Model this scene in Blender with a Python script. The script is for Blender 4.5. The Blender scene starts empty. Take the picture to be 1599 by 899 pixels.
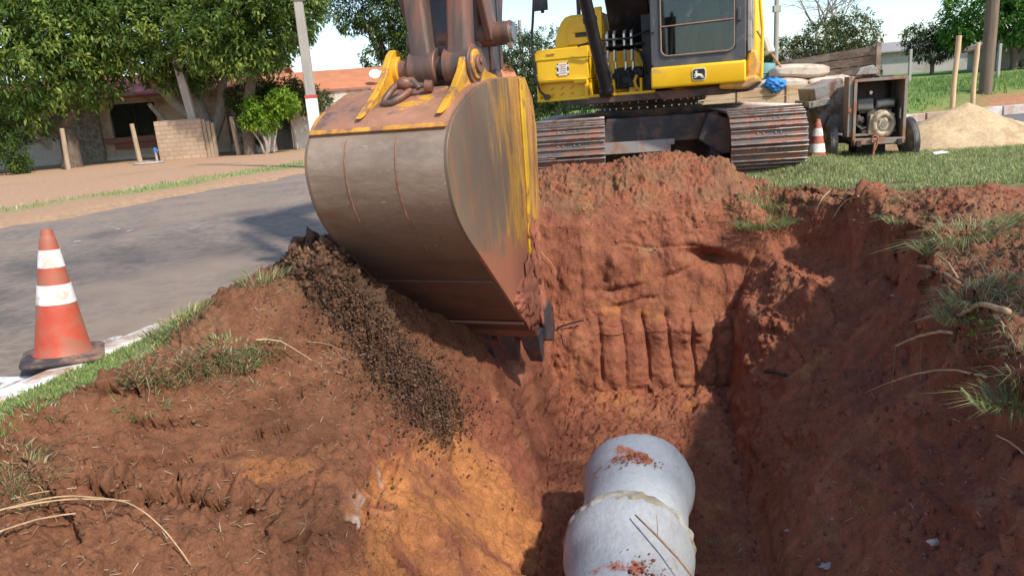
import bpy, bmesh, math, random
import numpy as np
from mathutils import Vector, Matrix
SC = bpy.context.scene
COL = SC.collection
rng = np.random.default_rng(11)
random.seed(5)
PI = math.pi
R = math.radians
# ------------------------------------------------------------------ camera
FPX = 1150.0; HC = 1.2; PITCH = R(13.9); ROLL = R(4.3)
cam_d = bpy.data.cameras.new('camera'); cam = bpy.data.objects.new('camera', cam_d); COL.objects.link(cam)
cam_d.sensor_width = 36; cam_d.lens = 36*FPX/1599; cam_d.clip_start = .05; cam_d.clip_end = 3000
fw = Vector((0, math.cos(PITCH), -math.sin(PITCH))); r0 = Vector((1, 0, 0)); u0 = r0.cross(fw)
rt = r0*math.cos(ROLL) - u0*math.sin(ROLL); upv = r0*math.sin(ROLL) + u0*math.cos(ROLL)
M3 = Matrix((rt, upv, -fw)).transposed()
cam.matrix_world = Matrix.Translation((0, 0, HC)) @ M3.to_4x4()
SC.camera = cam
# ------------------------------------------------------------------ sky, sun, exposure
SUNV = Vector((.53, -.62, .80)).normalized()          # towards the sun
elev = math.asin(SUNV.z); azim = math.atan2(SUNV.x, SUNV.y)
w = bpy.data.worlds.new('World'); SC.world = w; w.use_nodes = True
nt = w.node_tree; nt.nodes.clear()
sky = nt.nodes.new('ShaderNodeTexSky'); sky.sky_type = 'NISHITA'; sky.sun_disc = False
sky.sun_elevation = elev; sky.sun_rotation = azim
sky.air_density = 1.0; sky.dust_density = .9; sky.ozone_density = 1.0; sky.altitude = 300
bg = nt.nodes.new('ShaderNodeBackground'); bg.inputs[1].default_value = .15
wo = nt.nodes.new('ShaderNodeOutputWorld')
nt.links.new(sky.outputs[0], bg.inputs[0]); nt.links.new(bg.outputs[0], wo.inputs[0])
sd = bpy.data.lights.new('sun', 'SUN'); sd.energy = 3.2; sd.angle = R(2.2); sd.color = (1.0, .93, .82)
so = bpy.data.objects.new('sun', sd); COL.objects.link(so)
so.rotation_euler = (-SUNV).to_track_quat('-Z', 'Y').to_euler(); so.location = (6, -8, 15)
SC.view_settings.view_transform = 'Standard'; SC.view_settings.look = 'None'
SC.view_settings.exposure = .62; SC.view_settings.gamma = 1
SC.render.engine = 'CYCLES'

# ------------------------------------------------------------------ tags
def tag(o, label=None, cat=None, group=None, kind=None):
    if label: o['label'] = label
    if cat: o['category'] = cat
    if group: o['group'] = group
    if kind: o['kind'] = kind
    return o
def thing(name, label, cat, loc=(0, 0, 0), rz=0, group=None):
    o = bpy.data.objects.new(name, None); COL.objects.link(o)
    o.location = loc; o.rotation_euler = (0, 0, rz); o.empty_display_size = .2
    return tag(o, label, cat, group)
def copy_tree(o, parent=None):
    c = o.copy(); COL.objects.link(c); c.parent = parent
    if parent is None:
        for k in ('label',):
            if k in c: del c[k]
    for ch in [x for x in list(COL.objects) if x.parent == o]: copy_tree(ch, c)
    return c

# ------------------------------------------------------------------ numpy noise
def _hash(ix, iy, iz, seed):
    h = (ix*374761393 + iy*668265263 + iz*2147483647 + seed*974711).astype(np.int64) & 0xffffffff
    h = ((h ^ (h >> 13))*1274126177) & 0xffffffff
    h = ((h ^ (h >> 16))*2246822519) & 0xffffffff
    return ((h ^ (h >> 15)) & 0xffffff)/float(0xffffff)
def noise3(x, y, z, seed=0):
    x = np.asarray(x, float); y = np.asarray(y, float)+x*0; z = np.asarray(z, float)+x*0
    xi = np.floor(x).astype(np.int64); yi = np.floor(y).astype(np.int64); zi = np.floor(z).astype(np.int64)
    u = x-xi; v = y-yi; t = z-zi
    u = u*u*(3-2*u); v = v*v*(3-2*v); t = t*t*(3-2*t)
    r = 0
    for a in (0, 1):
        for b in (0, 1):
            for c in (0, 1):
                r = r+_hash(xi+a, yi+b, zi+c, seed)*(u if a else 1-u)*(v if b else 1-v)*(t if c else 1-t)
    return r*2-1
def fbm(x, y, z, oct=4, seed=0, gain=.5):
    s = 0; a = 1; k = 1; n = 0
    for i in range(oct):
        s = s+a*noise3(np.asarray(x)*k+i*7.3, np.asarray(y)*k-i*3.1, np.asarray(z)*k+i*1.7, seed+i); n += a; a *= gain; k *= 2.07
    return s/n
def worley(x, y, z, seed=0):
    x = np.asarray(x, float); xi = np.floor(x).astype(np.int64); yi = np.floor(y).astype(np.int64); zi_ = np.floor(z).astype(np.int64)
    f1 = np.full(x.shape, 9.); f2 = np.full(x.shape, 9.); cid = np.zeros(x.shape)
    for a in (-1, 0, 1):
        for b in (-1, 0, 1):
            for c in (-1, 0, 1):
                X_, Y_, Z_ = xi+a, yi+b, zi_+c
                d = (X_+_hash(X_, Y_, Z_, seed)-x)**2+(Y_+_hash(X_, Y_, Z_, seed+1)-y)**2+(Z_+_hash(X_, Y_, Z_, seed+2)-z)**2
                h = _hash(X_, Y_, Z_, seed+3); nw = d < f1
                f2 = np.where(nw, f1, np.minimum(f2, d)); cid = np.where(nw, h, cid); f1 = np.where(nw, d, f1)
    return np.sqrt(f1), np.sqrt(f2), cid
def sstep(a, b, x):
    t = np.clip((x-a)/(b-a), 0, 1); return t*t*(3-2*t)

# ------------------------------------------------------------------ mesh building
def link_mesh(name, V, F, mat, parent=None, smooth=True, sharp=38, bevel=0, cols=None, seg=2):
    me = bpy.data.meshes.new(name)
    V = np.asarray(V, dtype=np.float32)
    if isinstance(F, np.ndarray) and F.ndim == 2:
        n, k = F.shape
        me.vertices.add(len(V)); me.vertices.foreach_set('co', V.ravel())
        me.loops.add(n*k); me.loops.foreach_set('vertex_index', F.astype(np.int32).ravel())
        me.polygons.add(n); me.polygons.foreach_set('loop_start', np.arange(0, n*k, k, dtype=np.int32))
        me.update(calc_edges=True)
    else:
        me.from_pydata([tuple(map(float, v)) for v in V], [], [tuple(f) for f in F])
    if cols is not None:
        a = me.color_attributes.new('col', 'FLOAT_COLOR', 'POINT')
        c = np.ones((len(V), 4), np.float32); c[:, :3] = cols
        a.data.foreach_set('color', c.ravel())
    if smooth:
        me.polygons.foreach_set('use_smooth', np.ones(len(me.polygons), bool))
        if sharp: me.set_sharp_from_angle(angle=R(sharp))
    me.update()
    for m in (mat if isinstance(mat, (list, tuple)) else [mat]): me.materials.append(m)
    o = bpy.data.objects.new(name, me); COL.objects.link(o)
    if parent is not None: o.parent = parent
    if bevel:
        b = o.modifiers.new('bevel', 'BEVEL'); b.width = bevel; b.segments = seg; b.limit_method = 'ANGLE'; b.angle_limit = R(35)
    return o
class MB:
    def __init__(s): s.V = []; s.F = []
    def add(s, V, F):
        n = len(s.V); s.V += [tuple(v) for v in V]; s.F += [tuple(i+n for i in f) for f in F]; return s
    def box(s, c, d, rot=None, taper=None):
        x, y, z = [k/2 for k in d]; t = taper or (1, 1)
        P = [Vector((sx*x*(t[0] if sz > 0 else 1), sy*y*(t[1] if sz > 0 else 1), sz*z)) for sz in (-1, 1) for sy in (-1, 1) for sx in (-1, 1)]
        if rot is not None:
            m = rot if isinstance(rot, Matrix) else Matrix.Rotation(rot[2], 3, 'Z') @ Matrix.Rotation(rot[1], 3, 'Y') @ Matrix.Rotation(rot[0], 3, 'X')
            P = [m @ p for p in P]
        c = Vector(c)
        return s.add([p+c for p in P], [(0, 2, 3, 1), (4, 5, 7, 6), (0, 1, 5, 4), (2, 6, 7, 3), (0, 4, 6, 2), (1, 3, 7, 5)])
    def tube(s, pts, r, n=10, caps=True):
        pts = [Vector(p) for p in pts]; rs = r if isinstance(r, (list, tuple)) else [r]*len(pts)
        base = len(s.V); prev = None
        for i, p in enumerate(pts):
            d = (pts[min(i+1, len(pts)-1)]-pts[max(i-1, 0)])
            d = d.normalized() if d.length > 1e-9 else Vector((0, 0, 1))
            if prev is None:
                a = d.orthogonal().normalized()
            else:
                a = (prev-d*prev.dot(d)); a = a.normalized() if a.length > 1e-6 else d.orthogonal().normalized()
            prev = a; b = d.cross(a)
            for k in range(n):
                t = 2*PI*k/n; s.V.append(tuple(p+(a*math.cos(t)+b*math.sin(t))*rs[i]))
        for i in range(len(pts)-1):
            for k in range(n):
                k2 = (k+1) % n
                s.F.append((base+i*n+k, base+i*n+k2, base+(i+1)*n+k2, base+(i+1)*n+k))
        if caps:
            s.F.append(tuple(base+k for k in range(n-1, -1, -1))); s.F.append(tuple(base+(len(pts)-1)*n+k for k in range(n)))
        return s
    def cyl(s, a, b, r, r2=None, n=20): return s.tube([a, b], [r, r if r2 is None else r2], n)
    def lathe(s, prof, origin=(0, 0, 0), axis=(0, 0, 1), n=32, close=False):
        ax = Vector(axis).normalized(); a = ax.orthogonal().normalized(); b = ax.cross(a); o = Vector(origin); base = len(s.V)
        for (r, h) in prof:
            for k in range(n):
                t = 2*PI*k/n; s.V.append(tuple(o+ax*h+(a*math.cos(t)+b*math.sin(t))*r))
        m = len(prof)
        for i in range(m if close else m-1):
            j = (i+1) % m
            for k in range(n):
                k2 = (k+1) % n; s.F.append((base+i*n+k, base+i*n+k2, base+j*n+k2, base+j*n+k))
        return s
    def prism(s, poly, a, b, plane='yz'):
        # poly of 2D points extruded between a and b along the remaining axis
        def P(p, t):
            return {'yz': (t, p[0], p[1]), 'xz': (p[0], t, p[1]), 'xy': (p[0], p[1], t)}[plane]
        n = len(poly)
        return s.add([P(p, a) for p in poly]+[P(p, b) for p in poly],
                     [tuple(range(n-1, -1, -1)), tuple(range(n, 2*n))]+[(i, (i+1) % n, n+(i+1) % n, n+i) for i in range(n)])
    def build(s, name, mat, parent=None, bevel=0, smooth=True, sharp=38, fix=True):
        o = link_mesh(name, s.V, s.F, mat, parent, smooth, None, bevel)
        if fix:
            bm = bmesh.new(); bm.from_mesh(o.data); bmesh.ops.recalc_face_normals(bm, faces=bm.faces); bm.to_mesh(o.data); bm.free()
        if smooth and sharp: o.data.set_sharp_from_angle(angle=R(sharp))
        return o

# ------------------------------------------------------------------ materials
def mat(name, col, rough=.6, metal=0, var=.12, vscale=6., bump=.0, bscale=40., dirt=None, dirt_amt=.4, dscale=3., spec=.5, coord='Object', stretch=(1, 1, 1), fine=0, extra=None, coat=0):
    m = bpy.data.materials.new(name); m.use_nodes = True; n = m.node_tree; N = n.nodes; L = n.links
    p = N['Principled BSDF']; p.inputs['Roughness'].default_value = rough; p.inputs['Metallic'].default_value = metal
    p.inputs['Specular IOR Level'].default_value = spec
    if coat: p.inputs['Coat Weight'].default_value = coat
    tc = N.new('ShaderNodeTexCoord'); mp = N.new('ShaderNodeMapping'); mp.inputs['Scale'].default_value = stretch
    L.new(tc.outputs[coord], mp.inputs[0]); src = mp.outputs[0]
    def noise(sc, det=6, rg=.6):
        t = N.new('ShaderNodeTexNoise'); t.inputs['Scale'].default_value = sc; t.inputs['Detail'].default_value = det; t.inputs['Roughness'].default_value = rg
        L.new(src, t.inputs['Vector']); return t.outputs['Fac']
    def mix(fac, a, b, mode='MIX'):
        x = N.new('ShaderNodeMix'); x.data_type = 'RGBA'; x.blend_type = mode
        if isinstance(fac, (int, float)): x.inputs[0].default_value = fac
        else: L.new(fac, x.inputs[0])
        for i, v in ((6, a), (7, b)):
            if isinstance(v, (tuple, list)): x.inputs[i].default_value = (*v[:3], 1)
            else: L.new(v, x.inputs[i])
        return x.outputs[2]
    def ramp(fac, lo, hi):
        x = N.new('ShaderNodeMapRange'); x.interpolation_type = 'SMOOTHSTEP'
        x.inputs[1].default_value = lo; x.inputs[2].default_value = hi; L.new(fac, x.inputs[0]); return x.outputs[0]
    if col == 'attr':
        at = N.new('ShaderNodeAttribute'); at.attribute_name = 'col'; c = at.outputs['Color']
    elif isinstance(col, (tuple, list)): c = col
    lo = 1-var; hi = 1+var
    v = noise(vscale)
    vr = ramp(v, .3, .7)
    g = mix(vr, (lo, lo, lo), (hi, hi, hi))
    c = mix(1.0, c, g, 'MULTIPLY')
    if fine:
        g2 = mix(ramp(noise(vscale*9), .35, .65), (1-fine,)*3, (1+fine,)*3); c = mix(1.0, c, g2, 'MULTIPLY')
    if dirt:
        c = mix(ramp(noise(dscale, 8, .65), .62-dirt_amt*.4, .72-dirt_amt*.25), c, dirt)
    if extra: c = extra(N, L, tc, noise, mix, ramp, c)
    if isinstance(c, (tuple, list)): p.inputs['Base Color'].default_value = (*c[:3], 1)
    else: L.new(c, p.inputs['Base Color'])
    if bump:
        b = N.new('ShaderNodeBump'); b.inputs['Strength'].default_value = 1; b.inputs['Distance'].default_value = bump
        L.new(noise(bscale, 5, .65), b.inputs['Height']); L.new(b.outputs[0], p.inputs['Normal'])
    # roughness variation
    rv = N.new('ShaderNodeMapRange'); rv.inputs[3].default_value = max(0, rough-.12); rv.inputs[4].default_value = min(1, rough+.12)
    L.new(v, rv.inputs[0]); L.new(rv.outputs[0], p.inputs['Roughness'])
    return m
# ================================================================== ground
def floorL(y): return .01+.146*(y-3.95)
def floorR(y): return 1.35+.236*(y-3.79)
LST = [
 (0.0, [(-3,0),(-2.5,0),(-2.2,-.08),(-1.7,-.28),(-1.3,-.5),(-1.05,-.68),(-.8,-1.05),(-.56,-1.6)]),
 (1.5, [(-3,0),(-2.4,0),(-2.15,-.08),(-1.6,-.32),(-1.15,-.52),(-.92,-.68),(-.66,-1.05),(-.34,-1.6)]),
 (3.0, [(-3,0),(-2.28,.02),(-2.12,-.06),(-1.5,-.36),(-1.0,-.55),(-.74,-.82),(-.5,-1.12),(-.13,-1.6)]),
 (3.7, [(-2.7,0),(-1.58,.05),(-1.48,-.10),(-1.2,-.34),(-.95,-.50),(-.64,-.86),(-.4,-1.12),(-.03,-1.6)]),
 (4.5, [(-2.2,-.02),(-1.75,.18),(-1.35,.20),(-1.05,.02),(-.78,-.32),(-.5,-.8),(-.28,-1.1),(.09,-1.6)]),
 (5.3, [(-2.0,-.02),(-1.55,.28),(-1.2,.33),(-.8,.05),(-.5,-.28),(-.2,-.75),(0,-1.05),(.21,-1.6)]),
 (6.4, [(-1.9,.02),(-1.2,.2),(-.6,.15),(-.2,.08),(-.02,-.1),(.1,-.6),(.2,-1),(.37,-1.6)]),
 (7.2, [(-1.5,.05),(-.8,.15),(-.4,.3),(-.05,.3),(.1,.05),(.2,-.3),(.3,-.9),(.48,-1.6)]),
 (9.5, [(-1.5,.05),(-.8,.15),(-.4,.3),(-.05,.3),(.1,.05),(.2,-.3),(.3,-.9),(.48,-1.6)])]
RST = [
 (0.0, [(.45,-1.6),(.6,-1.2),(.8,-.8),(.95,-.4),(1.1,0),(1.3,.1),(2,.12),(3,.12)]),
 (1.5, [(.8,-1.6),(.95,-1.2),(1.12,-.8),(1.27,-.4),(1.42,0),(1.6,.1),(2.2,.12),(3,.12)]),
 (2.7, [(1.09,-1.6),(1.3,-1.2),(1.56,-.8),(1.76,-.5),(1.92,-.25),(2.0,.1),(2.6,.15),(4,.15)]),
 (3.8, [(1.35,-1.6),(1.55,-1.2),(1.82,-.85),(2.08,-.52),(2.22,-.3),(2.3,.1),(2.9,.18),(4,.2)]),
 (4.8, [(1.59,-1.6),(1.8,-1.25),(2.1,-.9),(2.48,-.6),(2.70,-.38),(2.79,.08),(3.3,.15),(4.2,.2)]),
 (5.8, [(1.82,-1.6),(2.0,-1.2),(2.3,-.85),(2.8,-.58),(3.12,-.40),(3.22,.1),(3.5,.18),(4.4,.2)]),
 (6.6, [(2.01,-1.6),(2.1,-1.1),(2.22,-.8),(2.6,-.52),(2.92,-.38),(3.02,.1),(3.4,.2),(4.5,.2)]),
 (7.4, [(2.2,-1.6),(2.25,-1.1),(2.3,-.7),(2.38,-.3),(2.5,-.02),(2.7,.15),(3.2,.2),(4.5,.2)]),
 (9.5, [(2.2,-1.6),(2.25,-1.1),(2.3,-.7),(2.38,-.3),(2.5,-.02),(2.7,.15),(3.2,.2),(4.5,.2)])]
def stations(ST, x, y):
    ys = np.array([s[0] for s in ST]); A = np.array([s[1] for s in ST], float)   # S,K,2
    S = len(ys); yc = np.clip(y, ys[0], ys[-1]-1e-6)
    i = np.clip(np.searchsorted(ys, yc, 'right')-1, 0, S-2); t = (yc-ys[i])/(ys[i+1]-ys[i])
    t = t*t*(3-2*t)*.5+t*.5
    K = A.shape[1]; kx = A[i, :, 0]*(1-t)[:, None]+A[i+1, :, 0]*t[:, None]; kz = A[i, :, 1]*(1-t)[:, None]+A[i+1, :, 1]*t[:, None]
    z = kz[:, 0].copy()
    for k in range(K-1):
        u = np.clip((x-kx[:, k])/(kx[:, k+1]-kx[:, k]), 0, 1)
        z = np.where(x > kx[:, k], kz[:, k]+(kz[:, k+1]-kz[:, k])*u, z)
    return z
ENDP = np.array([(-.3,-1.62),(0,-1.58),(.08,-1.3),(.16,-1.02),(.30,-.92),(.36,-.7),(.44,-.3),(.56,0.0),(.78,.25),(1.0,.44),(1.2,.52),(1.5,.48),(1.9,.3),(2.4,.2),(3.5,.2)])
def seg_d(x, y, a, b):
    ax, ay = a; bx, by = b; dx, dy = bx-ax, by-ay
    t = np.clip(((x-ax)*dx+(y-ay)*dy)/(dx*dx+dy*dy), 0, 1)
    return np.hypot(x-ax-t*dx, y-ay-t*dy), t
def kerb_x(y): return -2.30+.28*(y-4.7)
def road_far(y): return -6.9+.40*(y-13.0)
def height(x, y):
    """height and zone weights of the ground"""
    # warp the plan a little so rims wander
    wx = x+.07*fbm(x*1.3, y*1.3, 0, 3, 3)*sstep(9.5, 8, y)*sstep(-3, -2, x); wy = y+.06*fbm(x*1.5+9, y*1.5, 2, 3, 5)
    zl = stations(LST, wx, wy); zr = stations(RST, wx, wy)
    mid = (floorL(y)+floorR(y))/2
    z = np.where(x < mid, zl, zr)
    y0 = 6.72-.07*(x-1)+.02*np.sin(x*4)
    d = wy-y0
    ze = np.interp(d, ENDP[:, 0], ENDP[:, 1])
    # the spoil mound at the end wall is highest at the middle
    m = np.exp(-((x-1.75)/.75)**2)*.16-.12+.1*np.exp(-((x-.5)/.4)**2)
    ze = ze+np.where(d > .5, sstep(.5, 1.1, d)*sstep(3.2, 1.6, d)*m, 0)
    side = sstep(2.9, 2.3, x)*sstep(-.9, 0.1, x)
    ze = np.where(d > .3, ze*side+(1-side)*z, ze)
    inpit = (x > -.3) & (x < 3.0)
    z = np.where(inpit & (d > -.3), np.maximum(z, ze), z)
    # right ground a little higher, hill beyond the cross street
    z = np.where((y >= 9.4) & (x > -1.5), np.where(x > 0, .2, .05), z)
    fy = y-19.5-.05*(x-9)
    hill = sstep(0, 3.2, fy)*.55+sstep(2, 28, fy)*.55+np.clip(fy-28, 0, 400)*.004
    z = np.where(x > 2, z+hill*sstep(2, 7, x), z)
    # right lawn falls gently to the cross street
    z = np.where((y > 12.5) & (x > 0), z-.2*sstep(12.5, 14, y)*(1-sstep(19.6, 20.2, y)), z)
    return z
def detail(x, y, z):
    """ridges and piles added to the height"""
    pit = sstep(9.0, 8.2, y)*sstep(-2.6, -2.2, x)*sstep(4.6, 4.0, x)
    # loose spoil sliding under the bucket
    for a, b, r, h in (((-1.35,5.1),(-.75,4.45),.24,.06),((-1.9,4.35),(-1.25,4.2),.28,.08),
                       ((2.42,7.05),(2.55,5.95),.15,.22),((2.0,4.4),(1.75,4.0),.22,.12),((-1.5,2.6),(-.9,2.9),.2,.05),((2.75,4.6),(3.6,5.6),.3,.12),((2.4,3.2),(3.2,4.2),.35,.1),((3.9,9.0),(3.6,8.3),.3,.12)):
        dd, t = seg_d(x, y, a, b); z = z+h*np.exp(-(dd/r)**2)
    return z, pit
fx = np.concatenate([np.arange(-2.7, -.8, .0125), np.arange(-.8, .5, .0085), np.arange(.5, 1.25, .0125), np.arange(1.25, 3.3, .0095), np.arange(3.3, 4.2, .0125)])
fyy = np.concatenate([np.arange(1.5, 6.6, .0125), np.arange(6.6, 7.35, .0048), np.arange(7.35, 8.4, .0125)])
def grow(a, end, sgn, k=1.09):
    out = []; st = .02; v = a
    while (v*sgn < end*sgn):
        v += sgn*st; st = min(st*k, 14); out.append(v)
    return np.array(out)
XS = np.concatenate([grow(fx[0], -420, -1)[::-1], fx, grow(fx[-1], 420, 1)])
YS = np.concatenate([grow(fyy[0], -40, -1)[::-1], fyy, grow(fyy[-1], 700, 1)])
X, Y = np.meshgrid(XS, YS); X = X.ravel(); Y = Y.ravel()
Z = height(X, Y); Z, pit = detail(X, Y, Z)
onroad = (X < kerb_x(Y)+.02) & (X > road_far(Y)-.2) & (Y < 120)
Z = np.where((X < kerb_x(Y)+.02), Z*sstep(.0, -.3, kerb_x(Y)-X-.0)*0-.0, Z)
Z = np.where(onroad, -.10, Z)
ev = X-kerb_x(Y); Z = Z-.035*sstep(.75, .45, ev)*(ev > 0)*(Y < 6)
# find where a sight line meets the undisturbed ground, to lay out cuts and ledges in the plan
_Zm = Z.reshape(len(YS), len(XS))
def _zlin(x, y):
    i = min(max(int(np.searchsorted(XS, x))-1, 0), len(XS)-2); j = min(max(int(np.searchsorted(YS, y))-1, 0), len(YS)-2)
    u = (x-XS[i])/(XS[i+1]-XS[i]); v = (y-YS[j])/(YS[j+1]-YS[j])
    return _Zm[j, i]*(1-u)*(1-v)+_Zm[j, i+1]*u*(1-v)+_Zm[j+1, i]*(1-u)*v+_Zm[j+1, i+1]*u*v
def hit0(px, py):
    d = (fw+rt*((px-799.5)/FPX)-upv*((py-449.5)/FPX)).normalized(); t = 1.0
    while t < 15:
        p = d*t
        if HC+p.z < _zlin(p.x, p.y): return p.x, p.y
        t += .02
    return p.x, p.y
def curve(pxs):
    P = [hit0(*q) for q in pxs]; best = np.full(len(X), 9.); sg = np.zeros(len(X)); tt = np.zeros(len(X)); n = len(P)-1
    for i in range(n):
        a, b = P[i], P[i+1]; d, t = seg_d(X, Y, a, b); cr = (b[0]-a[0])*(Y-a[1])-(b[1]-a[1])*(X-a[0]); m = d < best
        best = np.where(m, d, best); sg = np.where(m, np.sign(cr), sg); tt = np.where(m, (i+t)/n, tt)
    return best*sg, tt          # positive on the left of the direction of travel
fadeA = lambda t: sstep(0, .12, t)*sstep(1, .88, t)
wob = .03*fbm(X*5, Y*5, 0, 3, 301)
LEDGE = []
for pxs, drop, wid, lift in ((((120,618),(200,598),(280,582),(340,566),(395,552),(450,552)), .08, .15, .03), (((185,652),(300,646),(380,626),(450,611),(520,590)), .05, .10, .02),
                             (((170,716),(270,711),(340,692),(400,668),(470,650)), .045, .09, .02), (((90,752),(200,772),(300,778),(400,792),(450,835),(470,880)), .075, .10, .05), (((0,700),(60,745),(110,800),(130,860)), .06, .10, .03)):
    s_, t_ = curve(pxs); s_ = -s_+wob*(.3 if drop == .05 or drop == .045 else .6); f_ = fadeA(t_)
    Z = Z-f_*drop*sstep(0, .014, s_)*np.exp(-np.clip(s_, 0, 9)/wid)+f_*lift*sstep(-.16, -.0, s_)*(s_ < .011)
    LEDGE.append((s_, f_))
s_, t_ = curve(((628,678),(606,735),(575,790),(540,838))); CRS = np.exp(-(s_/.035)**2)*fadeA(t_); Z = Z-.055*CRS; Z = Z+.04*np.exp(-((s_+.10)/.06)**2)*fadeA(t_)
CRL = np.exp(-((s_+.03)/.022)**2)*fadeA(t_)
s_, t_ = curve(((488,412),(540,480),(605,560),(665,632),(700,672))); SPL = np.exp(-(s_/.17)**4)*sstep(0, .06, t_)*sstep(1.0, .93, t_); Z = Z+.19*SPL*(1+.3*wob/.03*.5)
s_, t_ = curve(((1125,560),(1140,650),(1170,760),(1195,898))); Z = Z-.05*np.exp(-(s_/.06)**2)*fadeA(t_)
s_, t_ = curve(((1380,400),(1330,470),(1290,560),(1260,650))); Z = Z-.05*np.exp(-(s_/.07)**2)*fadeA(t_)
LUMP = np.zeros(len(X))
for (a_, b_, r_b, h_b) in ((1345,362,.15,.16),(1300,795,.17,.15),(1262,830,.12,.08),(1440,640,.17,.14),(1390,700,.12,.08),(1200,520,.07,.08),(1255,470,.09,.10),(1350,450,.1,.06)):
    q = hit0(a_, b_); g_ = np.exp(-(((X-q[0])**2+(Y-q[1])**2)/r_b**2)**1.5); Z = Z+h_b*g_; LUMP = np.maximum(LUMP, g_)
# normals of the big shape, then clod displacement along them
nx, ny = len(XS), len(YS)
Zg = Z.reshape(ny, nx)
gy, gx = np.gradient(Zg, YS, XS)
gx = np.clip(gx, -4, 4).ravel(); gy = np.clip(gy, -4, 4).ravel()
nl = np.sqrt(gx**2+gy**2+1); NX, NY, NZ = -gx/nl, -gy/nl, 1/nl
steep = 1-NZ
rough = pit*(X > kerb_x(Y)+.45+.1*fbm(X*3, Y*3, 0, 2, 1))
near = rough
# where the wall was cut by the bucket it is smooth: planar bands
cut = sstep(.35, .6, fbm(X*.9+4, Y*.9, Z*.9, 2, 21)+.25)
lawn = sstep(-.12, .12, Y-(6.35+1.1*np.exp(-((X-2.9)/.45)**2)+.10*fbm(X*3, Y*3, 1, 3, 8)))*sstep(2.75, 2.95, X)
n1 = fbm(X*2.2, Y*2.2, Z*2.2, 3, 31); n2 = fbm(X*7, Y*7, Z*5, 3, 37)
n3 = fbm(X*22, Y*22, Z*18, 3, 41); bil = np.abs(fbm(X*10, Y*10, Z*10, 2, 47))
clod = sstep(.0, .45, noise3(X*13, Y*13, Z*13, 51))*.7+sstep(.1, .5, noise3(X*26, Y*26, Z*26, 52))*.45
loose = np.clip(sstep(-.1, .5, fbm(X*1.1, Y*1.1, Z*1.1, 2, 61))+.25*(steep < .25), 0, 1)
amp = rough*(1-lawn)
msk = np.nonzero(amp > .02)[0]
def wl(sc, sd_, zs=1.):
    f1, f2, cid = worley(X[msk]*sc+.35*n2[msk], Y[msk]*sc, Z[msk]*sc*zs, sd_); o_ = np.zeros((3, len(X))); o_[0, msk] = f1; o_[1, msk] = f2-f1; o_[2, msk] = cid; return o_
wa = wl(8.5, 201, 1.3); wb_ = wl(22., 211); wc = wl(47., 221)
# broken blocks: every cell is set in or out by its own amount, with a crack between
block = (wa[2]-.5)*sstep(.0, .16, wa[1]); blk2 = (wb_[2]-.45)*sstep(0, .2, wb_[1]); crumb = (1-wb_[0])*(wb_[2] > .45)*sstep(0, .2, wb_[1]); crumb2 = (1-wc[0])*(wc[2] > .35)
broken = sstep(.02, .35, fbm(X*1.25+7, Y*1.25, Z*1.6, 3, 66)+.12)
right_w = sstep(1.2, 1.9, X)*sstep(7.4, 6.6, Y); leftb = sstep(-.3, -.8, X)
strat = np.abs(fbm(X*1.2, Y*1.2, Z*13, 3, 131))*np.clip(steep*2.2, 0, 1)
streak = fbm(X*9, Y*9, Z*1.1, 3, 135)*np.clip(steep*2.2-.4, 0, 1)
flat_ = np.clip(1-steep*3, 0, 1)
rimz = sstep(-.25, .0, Z)
lo_ = np.clip(loose+.6*rimz+.4*flat_+.5*leftb, 0, 1)
sm_l = sstep(-2.05, -1.7, X)*sstep(-.78, -.98, X)*sstep(2.2, 2.6, Y)*sstep(4.5, 4.0, Y)*sstep(-.05, -.11, Z)
fr0 = ((Z+.11*X+.035*n1)/.16) % 1
band_ = sstep(.02, .05, LEDGE[1][0])*sstep(.34, .28, LEDGE[1][0])*LEDGE[1][1]+sstep(.02, .05, LEDGE[2][0])*sstep(.2, .14, LEDGE[2][0])*LEDGE[2][1]+sstep(.02, .05, LEDGE[0][0])*sstep(.3, .2, LEDGE[0][0])*LEDGE[0][1]*.5
smooth_ = np.clip(band_*.9+.8*sstep(-1.56, -1.45, Z)*sstep(-.86, -1.0, Z)*sstep(.72, .8, X)*sstep(1.98, 1.9, X)*(Y > 6.3)*(Y < 7.4), 0, 1)
amp2 = amp*(1-smooth_)*(1+1.2*SPL+.9*LUMP+.9*np.exp(-(LEDGE[3][0]/.10)**2)*LEDGE[3][1]); endw = (Y > 6.3)*sstep(.1, .4, X)*sstep(2.3, 2.1, X)*sstep(.3, .1, Z)*sstep(-1.58, -1.5, Z); amp2 = amp2*(1-.45*endw)
disp = amp*(.06*n1+.035*n2+.010*n3+right_w*(.07*n1+.05*np.abs(n2)-.02)-.030*strat*(1-.85*endw)+.008*streak+0)+amp2*(broken*(.060*block*(1-.4*leftb)+.022*blk2)+lo_*(1-.5*endw)*(.030*crumb+.016*crumb2)+.4*(.012*crumb2)+loose*(.020*clod+.02*bil-.012))
X2 = X+NX*disp; Y2 = Y+NY*disp; Z2 = Z+NZ*disp
for q_, (s_, f_) in enumerate(LEDGE):
    k_ = (.030, .020, .018, .018, .015)[q_]*f_*np.clip(.7+.6*n1, .2, 1.1); Y2 = Y2-k_*sstep(-.10, -.004, s_)*(s_ < .007)+k_*.8*(s_ >= .007)*np.exp(-np.clip(s_-.007, 0, 9)/.035); Z2 = Z2-k_*.5*(s_ >= .007)*np.exp(-np.clip(s_-.007, 0, 9)/.03)
s_, t_ = curve(((1238,296),(1300,306),(1375,325),(1440,350),(1462,420),(1478,480),(1500,545),(1560,585),(1599,605))); s_ = s_+wob*.8
k_ = .060*sstep(0, .08, t_)*np.clip(.65+.9*n1, .1, 1.2)
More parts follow.
